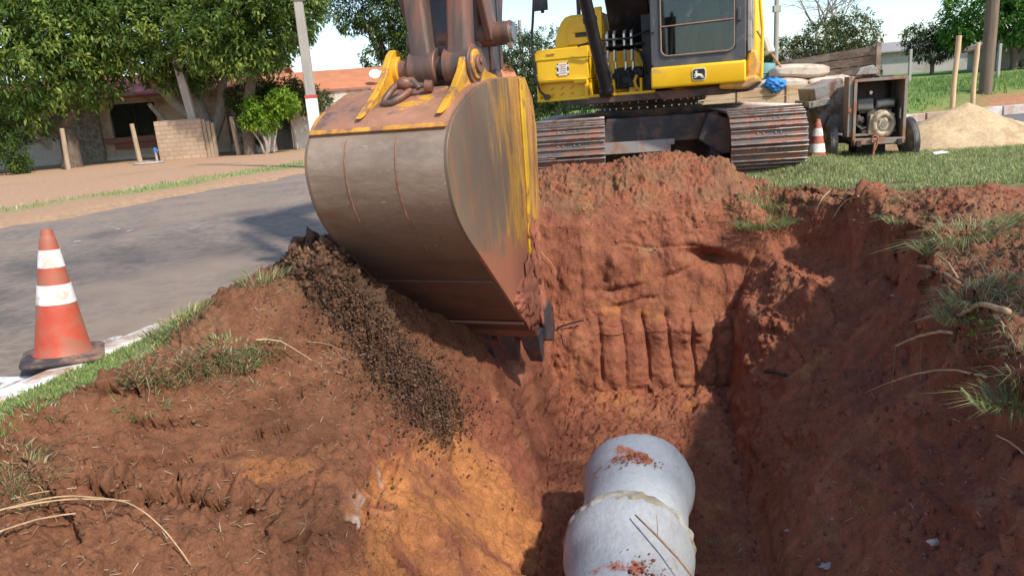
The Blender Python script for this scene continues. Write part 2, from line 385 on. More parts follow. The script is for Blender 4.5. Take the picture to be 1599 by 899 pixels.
for sg_ in (1,):
    up_ = k_*sstep(-.14, -.006, s_*sg_*-1)*(s_*sg_ > 0)*(s_ < .14)*0
up_ = k_*sstep(.13, .006, s_)*(s_ >= 0); dn_ = k_*.9*(s_ < 0)*np.exp(-np.clip(-s_, 0, 9)/.05)*(s_ > -.4)
X2 = X2-.85*up_+.85*dn_; Y2 = Y2-.3*up_*(X < 3)+.2*dn_; Z2 = Z2-.35*dn_
# vertical digging grooves left by the bucket teeth on the lower end wall
gz = sstep(-1.56, -1.45, Z)*sstep(-.86, -1.0, Z)
ug = (X-.80+.009*np.sin(Z*6+X*5)+.006*n2)/.225; gz = sstep(-1.57, -1.46, Z+.03*np.sin(X*28)+.05*n2)*sstep(-.82, -1.0, Z+.16*n1+.08*n2+.10*(_hash(np.floor(ug).astype(np.int64), 0*np.floor(ug).astype(np.int64), 0, 5)-.5)); gm = gz*(.65+.6*_hash(np.floor(ug).astype(np.int64)+3, 0*np.floor(ug).astype(np.int64), 0, 9))*sstep(.72, .8, X)*sstep(1.98, 1.9, X)*(Y > 6.4)*(Y < 7.2)
fr = ug-np.floor(ug); scal = np.where(fr < .18, -(1-np.abs(fr-.09)/.09)*.06, .035*np.sin((fr-.18)/.82*PI))
scal = scal+.010*np.sin(Z*75+6*n2+X*9)*np.clip(n2*2+.4, 0, 1)*(fr > .2); Y2 = Y2-gm*scal
# fainter grooves above
gz2 = sstep(-.8, -.6, Z)*sstep(.0, -.25, Z); fr2 = (X/.31)-np.floor(X/.31)
Y2 = Y2-gz2*(Y > 6.5)*(Y < 7.7)*(X > .7)*(X < 2.1)*.022*np.sin(fr2*2*PI)*(.6+.6*n2)
# collapsed hollow on the upper right of the end wall
hd = np.exp(-((X-1.98)/.22)**2-((Z+.42+.25*(X-2.0))/.085)**2)*(Y > 6.6)*(Y < 7.6); Y2 = Y2+.24*hd
for (xa, xb, zc, sl, dp) in ((.78, 1.30, -.66, .10, .05), (.95, 1.45, -.80, .14, .045), (.72, 1.05, -.60, -.15, .03), (1.45, 2.1, -.55, .2, .05), (1.0, 1.9, -.20, -.1, .02)):
    hd = sstep(xa-.05, xa+.08, X)*sstep(xb+.05, xb-.08, X)*np.exp(-((Z-zc-sl*(X-xa)-.03*n2)/.016)**2)*(Y > 6.55)*(Y < 7.5); Y2 = Y2+dp*hd; Z2 = Z2-.01*hd
# long trowel-smooth bucket marks on the left bench
# the left bank was cut in narrow curved terraces
tb_ = 0*sstep(-2.05, -1.7, X)*sstep(-.78, -.98, X)*sstep(2.2, 2.6, Y)*sstep(4.5, 4.0, Y)*sstep(-.05, -.11, Z2)
lv_ = (Z2+.11*X+.035*n1)/.16; fr_l = lv_-np.floor(lv_); zs_ = (np.floor(lv_)+sstep(.0, .36, fr_l))*.16-.11*X-.035*n1
Z2 = Z2+tb_*(zs_-Z2)*.8-tb_*.022*np.exp(-((fr_l-.10)/.12)**2)*np.clip(.6+1.2*n2, 0, 1)
bt = sstep(-2.05, -1.7, X)*sstep(-.75, -1.0, X)*sstep(2.7, 3.1, Y)*sstep(4.4, 4.0, Y)*sstep(-.08, -.14, Z)
Z2 = Z2+0*bt
V = np.stack([X2, Y2, Z2], 1)
idx = np.arange(nx*ny).reshape(ny, nx)
F = np.stack([idx[:-1, :-1], idx[:-1, 1:], idx[1:, 1:], idx[1:, :-1]], -1).reshape(-1, 4)
# ---- colours that belong to the soil itself
def C3(*c): return np.array(c, float)
red = C3(.258, .094, .052); deep = C3(.190, .064, .038); brown = C3(.180, .078, .040); ochre = C3(.42, .172, .06); pale = C3(.60, .36, .20)
grassd = C3(.22, .23, .095); sand = C3(.43, .27, .165); yard = C3(.46, .285, .18); grassf = C3(.17, .25, .07)
def mixc(c, d, w): w = np.clip(w, 0, 1)[:, None]; return c*(1-w)+d*w
n4 = fbm(X*1.6, Y*1.6, Z*1.6, 4, 71); n5 = fbm(X*5, Y*5, Z*5, 3, 77); n6 = fbm(X*30, Y*30, Z*30, 2, 78)
C = np.tile(red, (len(X), 1))
C = mixc(C, deep, sstep(-.1, .6, n4)*.8); C = mixc(C, C3(.32, .135, .068), sstep(.05, .5, fbm(X*5, Y*5, Z*.9, 3, 171))*.6)
C = mixc(C, brown, sstep(-.80, -.45, Z+.16*n4)*(X < .2)*(Y < 6.3)*.97)
C = mixc(C, C3(.185, .105, .058), sstep(-.05, .2, Z+.1*n4)*sstep(.1, .5, n5+.3)*.6)
# ochre subsoil seen on the left slope and in thin seams of the end wall
oc = sstep(-.65, -.80, Z+.12*n5+.05*n4)*sstep(-.95, -.8, X-.0*Y)*sstep(.12, -.1, X-floorL(Y))*sstep(4.9, 4.3, Y+.25*n4)*sstep(2.2, 2.6, Y)
C = mixc(C, ochre, oc*sstep(-.30, .15, n5*.5+.35*n4+.22+.75*fbm(Y*6.5+Z*2, Z*1.1, X, 3, 140))*.93)
C = mixc(C, ochre, (np.exp(-((X+.72)/.08)**2))*sstep(2.9, 3.1, Y)*sstep(4.2, 3.9, Y)*sstep(-.3, .2, n5)*.8)
oc2 = np.exp(-((Z+.86+.05*n4)/.05)**2)*(Y > 6.4)*(X > .8)*(X < 1.5)*sstep(.0, .35, n5+.15); C = mixc(C, ochre, oc2*.9)
C = mixc(C, ochre*.95, sstep(.35, .6, fbm(X*2.4, Y*2.4, Z*2.4, 3, 90))*(Z < -.3)*.5)
C = mixc(C, C3(.30, .2, .11), sstep(.38, .6, fbm(X*2.0+30, Y*2.0, Z*3, 3, 95))*(X > 1.2)*(Z < .0)*.45)
C = mixc(C, C3(.115, .064, .040), SPL*1.2)
C = mixc(C, ochre*1.1, CRL*sstep(-.35, .1, n5)*.9); C = mixc(C, C3(.62, .48, .40), CRL*sstep(.15, .4, n5)*.8)
C = mixc(C, red*1.15, LUMP*.8)
C = C*(1+.18*n6+.10*n5)[:, None]
# lawn and verge
C = mixc(C, C3(.19, .17, .08), lawn)
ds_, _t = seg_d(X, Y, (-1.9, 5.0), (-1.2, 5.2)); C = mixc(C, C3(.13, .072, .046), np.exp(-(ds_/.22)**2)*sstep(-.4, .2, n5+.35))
verge = sstep(.02, -.0, X-(kerb_x(Y)+.5+.08*n5))*(X > kerb_x(Y))*sstep(5.6, 5.2, Y)
verge = np.maximum(verge, (Y > 5.2)*(X > kerb_x(Y))*(X < kerb_x(Y)+.7)*sstep(-.2, .3, n5))
C = mixc(C, grassd, verge)
far = sstep(9.2, 9.8, Y)*(X > kerb_x(Y)); dryg = mixc(np.tile(grassd, (len(X), 1)), yard, sstep(.0, .4, fbm(X*.8, Y*.8, 0, 4, 99)))
C = C*(1-far)[:, None]+dryg*far[:, None]
# yard across the street
dd = (road_far(Y)-X)*.93; left = (dd > -.4)*1.0
Cl = np.tile(sand, (len(X), 1)); nn = fbm(X*.6, Y*.6, 0, 4, 105)
Cl = mixc(Cl, yard, sstep(1.8, 3.2, dd+nn*1.2)); Cl = mixc(Cl, grassf*1.15, sstep(1.3, 1.8, dd+nn*.5)*sstep(3.1, 2.4, dd+nn*.6)*sstep(-.55, .0, nn)*.85)
Cl = mixc(Cl, grassd, sstep(.25, .5, nn)*sstep(5, 9, dd)*.5)
C = C*(1-left)[:, None]+Cl*left[:, None]
hy = Y-19.6-.05*(X-9)
hillm = (X > 2)*sstep(-.1, .1, hy)
hc = mixc(np.tile(grassf, (len(X), 1)), C3(.42, .20, .11), sstep(.05, .35, fbm(X*.5, Y*.9, 0, 4, 111)+.25*np.exp(-((hy-1.9)/1.1)**2)-.05)*sstep(5, 3.2, hy))
hc = hc*(1+.25*fbm(X*.8, Y*.8, 0, 4, 112))[:, None]
C = C*(1-hillm)[:, None]+hc*hillm[:, None]
C = np.clip(C, .01, .9)
soilm = mat('soil', 'attr', rough=.97, var=.16, vscale=9, fine=.16, bump=.013, bscale=42, spec=.15)
def _soilbump():
    n = soilm.node_tree; N = n.nodes; L = n.links
    p = N['Principled BSDF']; b1 = [x for x in N if x.type == 'BUMP'][0]
    tc = [x for x in N if x.type == 'TEX_COORD'][0]
    v = N.new('ShaderNodeTexVoronoi'); v.inputs['Scale'].default_value = 38; v.feature = 'F1'; L.new(tc.outputs['Object'], v.inputs['Vector'])
    b2 = N.new('ShaderNodeBump'); b2.inputs['Distance'].default_value = .005; b2.inputs['Strength'].default_value = .6; b2.invert = True
    L.new(v.outputs['Distance'], b2.inputs['Height']); L.new(b1.outputs[0], b2.inputs['Normal']); L.new(b2.outputs[0], p.inputs['Normal'])
_soilbump()
for n_ in soilm.node_tree.nodes:
    if n_.type == 'TEX_NOISE' and abs(n_.inputs['Scale'].default_value-42) < .1: n_.inputs['Scale'].default_value = 21; n_.inputs['Detail'].default_value = 10; n_.inputs['Roughness'].default_value = .70; n_.inputs['Distortion'].default_value = .35
ground = link_mesh('ground', V, F, soilm, sharp=None, cols=C); tag(ground, kind='structure')
# height lookup on the finished ground
from mathutils.bvhtree import BVHTree
bvh = BVHTree.FromPolygons([tuple(v) for v in V.tolist()], F.tolist())
def gz_at(x, y, default=0.):
    h = bvh.ray_cast(Vector((x, y, 6)), Vector((0, 0, -1)))
    return h[0].z if h[0] is not None else default
def px_ray(px, py):
    return (fw+rt*((px-799.5)/FPX)-upv*((py-449.5)/FPX)).normalized()
def on_ground(px, py):
    h = bvh.ray_cast(Vector((0, 0, HC)), px_ray(px, py)); return h[0], h[1]
# ================================================================== road, kerb
def asphalt_extra(N, L, tc, noise, mix, ramp, c):
    c = mix(ramp(noise(.55, 5, .6), .42, .66), c, (.30, .225, .17))
    c = mix(ramp(noise(2.3, 6, .7), .55, .75), c, (.33, .25, .19))
    return mix(ramp(noise(140, 2, .5), .58, .72), c, (.30, .26, .22))
m_road = mat('asphalt', (.235, .188, .152), rough=.9, var=.12, vscale=1.2, bump=.004, bscale=160, fine=.2, spec=.25, extra=asphalt_extra)
m_kerb = mat('kerb_paint', (.74, .73, .70), rough=.8, var=.06, vscale=5, bump=.004, bscale=30, dirt=(.40, .25, .17), dirt_amt=.55, dscale=3.5, spec=.2)
m_kerb2 = mat('kerb_paint_dirty', (.62, .60, .58), rough=.85, var=.1, vscale=3, dirt=(.42, .28, .2), dirt_amt=.5, dscale=1.5)
def strip(name, f0, f1, ys, z, m, thick=0, jag=0, nx_=12, kind='structure', parent=None):
    V = []; Fs = []
    for y in ys:
        a = f0(y); b = f1(y)
        a2 = a+(jag*float(noise3(y*.9, 1., 2., 5))+jag*.5*float(noise3(y*4, 1., 2., 6)) if jag else 0)
        for k in range(nx_+1):
            t = k/nx_; V.append((a2+(b-a2)*t, y, z(t, y) if callable(z) else z))
    for j in range(len(ys)-1):
        for k in range(nx_):
            i = j*(nx_+1)+k; Fs.append((i, i+1, i+nx_+2, i+nx_+1))
    o = link_mesh(name, V, Fs, m, parent, sharp=None); tag(o, kind=kind); return o
ysr = [-30+i*.35 for i in range(0, 260)]+[61+i*4 for i in range(1, 14)]
strip('road', road_far, lambda y: kerb_x(y)-.004, ysr, lambda t, y: -.05+.025*(1-(2*t-1)**2), m_road, jag=.28)
# cross street on the far right
V = []; Fs = []; xs_ = [5.0+i*.6 for i in range(140)]
for x in xs_:
    a = 13.3+.05*(x-9)+.25*float(noise3(x*.5, 3., 1., 9)); b = 19.1+.05*(x-9)
    for k in range(7): V.append((x, a+(b-a)*k/6, .035+.02*(1-(k/3-1)**2)))
for j in range(len(xs_)-1):
    for k in range(6):
        i = j*7+k; Fs.append((i, i+7, i+8, i+1))
m_road2 = mat('asphalt_far', (.17, .155, .15), rough=.9, var=.15, vscale=.8, bump=.003, bscale=100, spec=.3)
tag(link_mesh('cross_street', V, Fs, m_road2, sharp=None), kind='structure')
def kerb_run(name, fpath, n, seglen, wd, ztop, zbot, m, gapj=.006):
    mb = MB()
    for i in range(n):
        p = Vector(fpath(i*seglen)); q = Vector(fpath(i*seglen+seglen-gapj)); d = (q-p); ang = math.atan2(d.y, d.x)
        c = (p+q)/2; jz = random.uniform(-.006, .006)
        mb.box((c.x, c.y, (ztop+zbot)/2+jz), (d.length, wd, ztop-zbot), rot=(random.uniform(-.01, .01), random.uniform(-.004, .004), ang+random.uniform(-.004, .004)))
    return tag(mb.build(name, m, bevel=.014), kind='structure')
def kp(s):
    y = -6+s*.963; return (kerb_x(y)+.065, y, 0)
kerb_run('kerb', kp, 28, .8, .15, .0, -.2, m_kerb)
# worn white paint spots on the asphalt beside the kerb and an old centre line
sp = MB()
def blotch(mb, cx_, cy_, rx, ry, a, z, n=26, seed=0):
    P = []
    for k in range(n):
        t = 2*PI*k/n; r = 1+.28*float(noise3(math.cos(t)*1.6+seed, math.sin(t)*1.6, seed*1.7, 3))
        x = math.cos(t)*rx*r; y = math.sin(t)*ry*r; P.append((cx_+x*math.cos(a)-y*math.sin(a), cy_+x*math.sin(a)+y*math.cos(a), z))
    mb.add(P, [tuple(range(n))])
def road_z(x, y):
    t = (x-road_far(y))/(kerb_x(y)-road_far(y)); return -.05+.025*(1-(2*t-1)**2)
for (px, py, rx, ry) in ((160, 535, .14, .045), (30, 596, .40, .09), (205, 362, .09, .03), (122, 379, .07, .03), (185, 360, .04, .03), (366, 284, .32, .12), (338, 290, .2, .1)):
    d = px_ray(px, py); k = (-.04-HC)/d.z; p = Vector((0, 0, HC))+d*k
    blotch(sp, p.x, p.y, ry if rx < .3 else rx, rx if rx < .3 else ry, R(-14)+R(20)*(px > 300), road_z(p.x, p.y)+.006, seed=px*.1)
spm = mat('worn_road_paint', (.70, .69, .66), rough=.85, var=.1, vscale=12, dirt=(.25, .2, .17), dirt_amt=.45, dscale=9)
tag(sp.build('road_paint', spm, smooth=False, fix=False), kind='structure')
# concrete kerb beyond the cross street
kb = MB()
for i in range(26):
    x = 6.3+i*1.02; y = 19.2+.05*(x-9); kb.box((x, y, .12+random.uniform(-.015, .015)), (.98, .3, .24), rot=(0, 0, .05+random.uniform(-.02, .02)))
tag(kb.build('far_kerb', m_kerb2, bevel=.02), kind='structure')
# ================================================================== excavator
YEL = (.90, .53, .014)
def scraped(base, worn, soilc, amt, sx=(1, 1, 1), sc=3.0):
    def ex(N, L, tc, noise, mix, ramp, c):
        c = mix(ramp(noise(sc, 8, .7), .60-amt*.35, .66-amt*.3), c, worn)
        return mix(ramp(noise(sc*.6, 6, .65), .52, .68), c, soilc)
    return ex
m_yel = mat('yellow_paint', YEL, rough=.38, var=.05, vscale=3, dirt=(.55, .36, .10), dirt_amt=.08, dscale=2.2, spec=.5)
m_yel2 = mat('yellow_paint_dusty', (.70, .38, .03), rough=.5, var=.08, vscale=3, dirt=(.42, .24, .12), dirt_amt=.35, dscale=3)
m_blk = mat('black_paint', (.020, .020, .023), rough=.42, var=.2, vscale=5, dirt=(.09, .065, .05), dirt_amt=.3, dscale=4)
m_blks = mat('black_gloss_boom', (.016, .015, .017), rough=.3, var=.2, vscale=3, dirt=(.05, .04, .035), dirt_amt=.2, dscale=2)
m_grey = mat('cab_grey', (.075, .08, .085), rough=.45, var=.1, vscale=5, dirt=(.14, .12, .10), dirt_amt=.25, dscale=5)
m_arm = mat('arm_grey', (.085, .085, .09), rough=.5, var=.15, vscale=3, dirt=(.26, .12, .08), dirt_amt=.5, dscale=2.6, stretch=(1, 1, .5))
m_rod = mat('worn_link_steel', (.17, .115, .09), rough=.5, metal=.25, var=.3, vscale=5, dirt=(.28, .12, .075), dirt_amt=.5, dscale=5, stretch=(2, 2, .35), bump=.002, bscale=40)
m_steel = mat('bare_steel', (.55, .54, .52), rough=.3, metal=.9, var=.1)
m_rubber = mat('rubber', (.02, .02, .02), rough=.7)
m_und = mat('undercarriage', (.035, .033, .035), rough=.6, var=.3, vscale=4, dirt=(.15, .085, .06), dirt_amt=.5, dscale=3, bump=.002, bscale=30)
m_shoe = mat('track_shoe_steel', (.16, .125, .11), rough=.5, metal=.35, var=.25, vscale=4, dirt=(.30, .13, .08), dirt_amt=.45, dscale=5, bump=.003, bscale=35)
m_grous = mat('worn_grouser', (.34, .30, .27), rough=.38, metal=.6, var=.2, vscale=8, dirt=(.30, .14, .09), dirt_amt=.3, dscale=9)
m_white = mat('white_plastic', (.8, .8, .78), rough=.5, var=.03)
def low_shade_soil(N, L, tc, noise, mix, ramp, c):  # brown soil film plus the curved underside's shade, put into the colour by height
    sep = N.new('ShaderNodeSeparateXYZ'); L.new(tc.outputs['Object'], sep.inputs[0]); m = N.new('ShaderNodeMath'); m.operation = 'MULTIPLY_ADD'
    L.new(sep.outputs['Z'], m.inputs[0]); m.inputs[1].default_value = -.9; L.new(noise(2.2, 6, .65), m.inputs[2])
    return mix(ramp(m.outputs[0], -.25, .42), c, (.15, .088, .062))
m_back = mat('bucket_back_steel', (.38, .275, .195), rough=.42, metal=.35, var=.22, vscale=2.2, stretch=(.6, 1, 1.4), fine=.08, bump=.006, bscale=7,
             extra=lambda N, L, tc, noise, mix, ramp, c: low_shade_soil(N, L, tc, noise, mix, ramp, mix(ramp(noise(1.7, 7, .7), .56, .74), mix(ramp(noise(26, 3, .6), .62, .74), c, (.50, .43, .36)), (.30, .155, .10))))
m_top = mat('bucket_top_plate', (.42, .20, .115), rough=.7, var=.2, vscale=4, bump=.002, bscale=50,
            extra=lambda N, L, tc, noise, mix, ramp, c: mix(ramp(noise(3.2, 8, .75), .57, .63), mix(ramp(noise(2.0, 6, .7), .50, .64), c, (.15, .095, .085)), (.74, .36, .03)))
def side_ex(N, L, tc, noise, mix, ramp, c):
    mp = N.new('ShaderNodeMapping'); mp.inputs['Scale'].default_value = (1, 3.2, .55); mp.inputs['Rotation'].default_value = (R(-18), 0, 0)
    L.new(tc.outputs['Object'], mp.inputs[0])
    def n2(s, d=7):
        t = N.new('ShaderNodeTexNoise'); t.inputs['Scale'].default_value = s; t.inputs['Detail'].default_value = d; t.inputs['Roughness'].default_value = .7
        L.new(mp.outputs[0], t.inputs['Vector']); return t.outputs['Fac']
    sep = N.new('ShaderNodeSeparateXYZ'); L.new(tc.outputs['Object'], sep.inputs[0])
    def comb(a, ka, b, kb, k0):
        m1 = N.new('ShaderNodeMath'); m1.operation = 'MULTIPLY_ADD'; L.new(a, m1.inputs[0]); m1.inputs[1].default_value = ka; m1.inputs[2].default_value = k0
        m2 = N.new('ShaderNodeMath'); m2.operation = 'MULTIPLY_ADD'; L.new(b, m2.inputs[0]); m2.inputs[1].default_value = kb; L.new(m1.outputs[0], m2.inputs[2]); return m2.outputs[0]
    # worn to steel towards the back edge, paint kept by the opening
    yy = comb(sep.outputs['Y'], -.55, n2(2.6), 1.0, -3.50)
    c = mix(ramp(yy, .44, .62), c, (.185, .125, .082))
    c = mix(ramp(n2(9.0), .50, .60), c, (.62, .33, .03))
    c = mix(ramp(yy, .34, .56), c, (.185, .125, .082))
    c = mix(ramp(n2(5.0), .50, .62), c, (.26, .125, .068))
    zz = comb(sep.outputs['Z'], -.55, noise(3.0, 7, .7), 1.0, .35)
    return mix(ramp(zz, .62, .80), c, (.36, .13, .07))
m_side = mat('bucket_side_paint', (.50, .235, .05), rough=.45, var=.12, vscale=5, fine=.08, spec=.5, extra=side_ex, bump=.0015, bscale=60)
m_ear = mat('bucket_ear_paint', (.72, .36, .025), rough=.45, var=.08, vscale=5, dirt=(.28, .14, .08), dirt_amt=.35, dscale=6)
m_edge = mat('scraped_edge_paint', (.66, .31, .04), rough=.5, var=.15, vscale=8, dirt=(.30, .14, .08), dirt_amt=.62, dscale=9)
m_mud = mat('packed_mud', (.36, .13, .075), rough=.95, var=.2, vscale=12, bump=.01, bscale=40, spec=.1)
def glass_mat(name, tint=(.55, .62, .60), refl=.9):
    m = bpy.data.materials.new(name); m.use_nodes = True; N = m.node_tree.nodes; L = m.node_tree.links; N.clear()
    o = N.new('ShaderNodeOutputMaterial'); t = N.new('ShaderNodeBsdfTransparent'); t.inputs[0].default_value = (*tint, 1)
    g = N.new('ShaderNodeBsdfGlossy'); g.inputs['Roughness'].default_value = .03; g.inputs[0].default_value = (refl,)*3+(1,)
    f = N.new('ShaderNodeFresnel'); f.inputs[0].default_value = 1.5; mx = N.new('ShaderNodeMixShader')
    a = N.new('ShaderNodeMath'); a.operation = 'ADD'; a.inputs[1].default_value = .02; L.new(f.outputs[0], a.inputs[0])
    L.new(a.outputs[0], mx.inputs[0]); L.new(t.outputs[0], mx.inputs[1]); L.new(g.outputs[0], mx.inputs[2]); L.new(mx.outputs[0], o.inputs[0]); return m
m_glass = glass_mat('cab_glass', (.62, .69, .66))
EX = thing('excavator', 'yellow and black tracked excavator holding its bucket over the trench', 'excavator', (2.05, 10.9, 0), R(-20))
def part(mb, name, m, parent=None, **k): return mb.build(name, m, parent or EX, **k)

# ---- undercarriage (turned 12 degrees against the upper body)
def uc(name):
    o = bpy.data.objects.new(name, None); return o
UCR = R(12)
def to_uc(o): o.rotation_euler = (0, 0, UCR); return o
TZ0, TZ1 = .13, .98; RAD = (TZ1-TZ0)/2; TL = 2.1
def track_path(s):
    """s in metres around the stadium, returns y,z,angle (outward normal angle)"""
    r = RAD-.05; st = 2*(TL-RAD); arc = PI*r; tot = 2*st+2*arc; s = s % tot; zc = (TZ0+TZ1)/2
    if s < st: return (-(TL-RAD)+s, zc+r+.0, PI/2)
    s -= st
    if s < arc:
        a = PI/2-s/r; return (TL-RAD+r*math.cos(a), zc+r*math.sin(a), a)
    s -= arc
    if s < st: return (TL-RAD-s, zc-r, -PI/2)
    s -= st; a = -PI/2-s/r; return (-(TL-RAD)+r*math.cos(a), zc+r*math.sin(a), a)
r_ = RAD-.05; TOT = 2*2*(TL-RAD)+2*PI*r_
NSH = int(round(TOT/.19))
for xc in (-.965, 1.365):
    fr = MB()   # track frame, rollers and idler behind the shoes
    fr.box((xc, 0, .52), (.42, 2.9, .34)); fr.box((xc, 0, .72), (.30, 2.4, .12))
    for y in (-(TL-RAD), TL-RAD): fr.cyl((xc-.13, y, .555), (xc+.13, y, .555), .34, n=28)
    for y in (-1.15, -.75, -.35, .05, .45, .85, 1.2): fr.cyl((xc-.16, y, .24), (xc+.16, y, .24), .09, n=14)
    tk = to_uc(part(fr, 'track', m_und, bevel=.012)); tag(tk, 'right-hand track of the pair as seen, muddy steel' if xc > 0 else None)
    wdt = .87
    sm = MB(); sm.box((0, 0, -.008), (wdt, .178, .022))
    sm.box((-.07, 0, -.05), (.05, .17, .07)); sm.box((.07, 0, -.05), (.05, .17, .07))
    shoe0 = None
    for i in range(NSH):
        y, z, a = track_path(i*TOT/NSH+.05)
        if shoe0 is None:
            sh = sm.build('track_shoe', m_shoe, tk, bevel=.004)
            gm_ = MB(); gm_.box((0, -.078, .020), (wdt, .013, .034)); gm_.box((0, .0, .016), (wdt, .011, .028)); gm_.box((0, .078, .020), (wdt, .013, .034))
            for bx in (-.13, -.07, .07, .13): gm_.cyl((bx, .045, 0), (bx, .045, .014), .013, n=6)
            g0 = gm_.build('g', m_grous); 
            # join the worn bars into the shoe mesh with its own material
            bm = bmesh.new(); bm.from_mesh(sh.data); n0 = len(bm.faces); bm.from_mesh(g0.data); bm.faces.ensure_lookup_table()
            for f_ in bm.faces[n0:]: f_.material_index = 1
            bm.to_mesh(sh.data); bm.free(); sh.data.materials.append(m_grous); bpy.data.objects.remove(g0); shoe0 = sh
        else:
            sh = shoe0.copy(); COL.objects.link(sh); sh.parent = tk
        sh.location = (xc+random.uniform(-.004, .004), y, z); sh.rotation_euler = (a-PI/2, 0, random.uniform(-.004, .004))
cb = MB(); cb.box((.2, -.1, .80), (1.55, 2.0, .24)); cb.prism([(-.62, .60), (-.50, .93), (.9, .93), (1.02, .60)], -1.25, -1.12, 'xz')
cb.box((-.25, -1.05, .62), (.9, .2, .30)); cb.box((.2, .2, .52), (1.5, 1.6, .5)); cb.prism([(.75, .93), (1.02, .84), (1.02, .42), (.9, .42), (.62, .62)], -1.5, -.7, 'xz'); cb.box((.86, -1.2, .5), (.14, .5, .5), rot=(0, .25, 0))
to_uc(part(cb, 'chassis', m_und, bevel=.012))
lp = MB(); lp.box((-.12, -1.30, .56), (.84, .03, .15)); lp.box((.30, -1.31, .60), (.1, .03, .07)); to_uc(part(lp, 'belly_plate', mat('dusty_plate', (.30, .28, .27), rough=.7, dirt=(.3, .16, .1), dirt_amt=.4), bevel=.005))
ring = MB(); ring.lathe([(.0, .92), (.74, .92), (.76, .95), (.76, 1.02), (.70, 1.03), (.70, 1.07), (.80, 1.08), (.80, 1.15), (0, 1.15)], (.1, 0, 0), n=64)
rg = part(ring, 'slewing_ring', m_und)
bl = MB()
for k in range(44):
    t = 2*PI*k/44; bl.cyl((.1+.772*math.cos(t), .772*math.sin(t), 1.03), (.1+.772*math.cos(t), .772*math.sin(t), 1.05), .011, n=6)
    bl.cyl((.1+.815*math.cos(t), .815*math.sin(t), 1.105), (.1+.815*math.cos(t), .815*math.sin(t), 1.12), .009, n=6)
bl.build('ring_bolts', m_steel, rg, sharp=30)

# ---- upper frame
uf = MB(); uf.box((.22, .35, 1.18), (2.05, 3.3, .09)); uf.box((.05, .3, 1.235), (.7, 3.0, .06))
uf.prism([(.42, 1.235), (1.5, 1.235), (1.64, 1.26), (1.5, 1.15), (.5, 1.12)], -1.45, 1.2, 'xz')
part(uf, 'upper_frame', m_und, bevel=.008)
yr = MB(); yr.box((-.06, -1.26, 1.235), (.92, .10, .035)); yr.box((-.43, -1.25, 1.32), (.03, .10, .16)); yr.box((-.13, -1.25, 1.33), (.028, .09, .17)); yr.box((.22, -1.25, 1.33), (.028, .09, .17))
yr.box((.05, -1.02, 1.50), (.62, .03, .55)); yr.box((.10, -1.18, 1.29), (.09, .06, .18))
part(yr, 'deck_plate', m_yel, bevel=.006)
# left tool box and hydraulic tank
tb = MB(); tb.prism([(-.44, 1.45), (-.44, 1.85), (-1.10, 1.85), (-1.14, 1.80), (-1.14, 1.45)], -1.30, 1.9, 'xz')
tbx = part(tb, 'tool_box', m_yel, bevel=.018)
lid = MB(); lid.prism([(-.435, 1.725), (-.435, 1.862), (-1.105, 1.862), (-1.15, 1.82), (-1.15, 1.725)], -1.312, -.2, 'xz'); lid.build('lid', m_yel, tbx, bevel=.01)
for px_ in (-1.0,): 
    h_ = MB(); h_.box((-.93, -1.32, 1.80), (.11, .012, .022)); h_.build('lid_catch', m_yel2, tbx, bevel=.004)
bp = MB(); bp.prism([(-.44, 1.20), (-.44, 1.45), (-1.15, 1.45), (-1.16, 1.34), (-1.10, 1.235), (-1.02, 1.20)], -1.24, 1.8, 'xz'); bp.prism([(-.46, 1.44), (-.46, 1.475), (-1.14, 1.475), (-1.14, 1.44)], -1.345, -1.20, 'xz')
bp.box((-.55, -1.30, 1.43), (.16, .13, .05)); bp.box((-1.12, -1.27, 1.33), (.05, .1, .22)); bp.box((-.48, -1.27, 1.33), (.05, .1, .24)); bp.box((-.8, -1.27, 1.225), (.7, .1, .045))
bp_o = part(bp, 'front_step', m_yel, bevel=.012)
for r_i in range(2):
    for c_i in range(3):
        vs = MB(); vs.box((-.95+.13*c_i, -1.247, 1.29+.075*r_i), (.05, .014, .016), rot=(0, -.7, 0))
        vs.build('tread_stud', m_yel2, bp_o, bevel=.003)
dec = MB(); dec.box((-.78, -1.304, 1.60), (.15, .008, .15)); dc = dec.build('warning_decal', m_blk, tbx, bevel=.003)
dw = MB(); dw.box((-.78, -1.310, 1.60), (.115, .006, .155)); dw.box((-.78, -1.3095, 1.64), (.165, .005, .028)); dw.box((-.78, -1.3095, 1.56), (.165, .005, .028)); dw.build('decal_panel', m_white, dc)
dl = MB()
for zz, ww in ((1.655, .09), (1.63, .07), (1.605, .095), (1.58, .08), (1.553, .09)): dl.box((-.78, -1.3145, zz), (ww, .004, .007))
dl.build('decal_lines', mat('decal_orange', (.6, .25, .04), rough=.6), dc)
tk_ = MB(); prof = [(-.28, 1.86), (-.28, 2.28), (-.72, 2.28), (-.80, 2.26), (-.86, 2.20), (-.93, 2.05), (-.95, 1.97), (-.95, 1.86)]
tk_.prism(prof, -1.02, .5, 'xz'); tnk = part(tk_, 'hydraulic_tank', m_yel, bevel=.035)
tr = MB(); tr.prism([(-.30, 1.90), (-.30, 2.19), (-.62, 2.19), (-.72, 2.15), (-.76, 2.08), (-.76, 1.90)], -1.052, -1.015, 'xz'); tr.box((-.53, -1.075, 2.06), (.30, .05, .022)); tr.build('tank_door', m_yel, tnk, bevel=.02)
tv = MB(); tv.box((-.52, -1.056, 2.02), (.27, .012, .055)); tv.build('vent', m_blk, tnk)
rail = MB(); rail.prism([(-.46, 1.86), (-.28, 1.86), (-.28, 2.33), (-.37, 2.33), (-.46, 2.0)], -1.14, -1.08, 'xz'); rail.build('tank_rib', m_yel, tnk, bevel=.01)
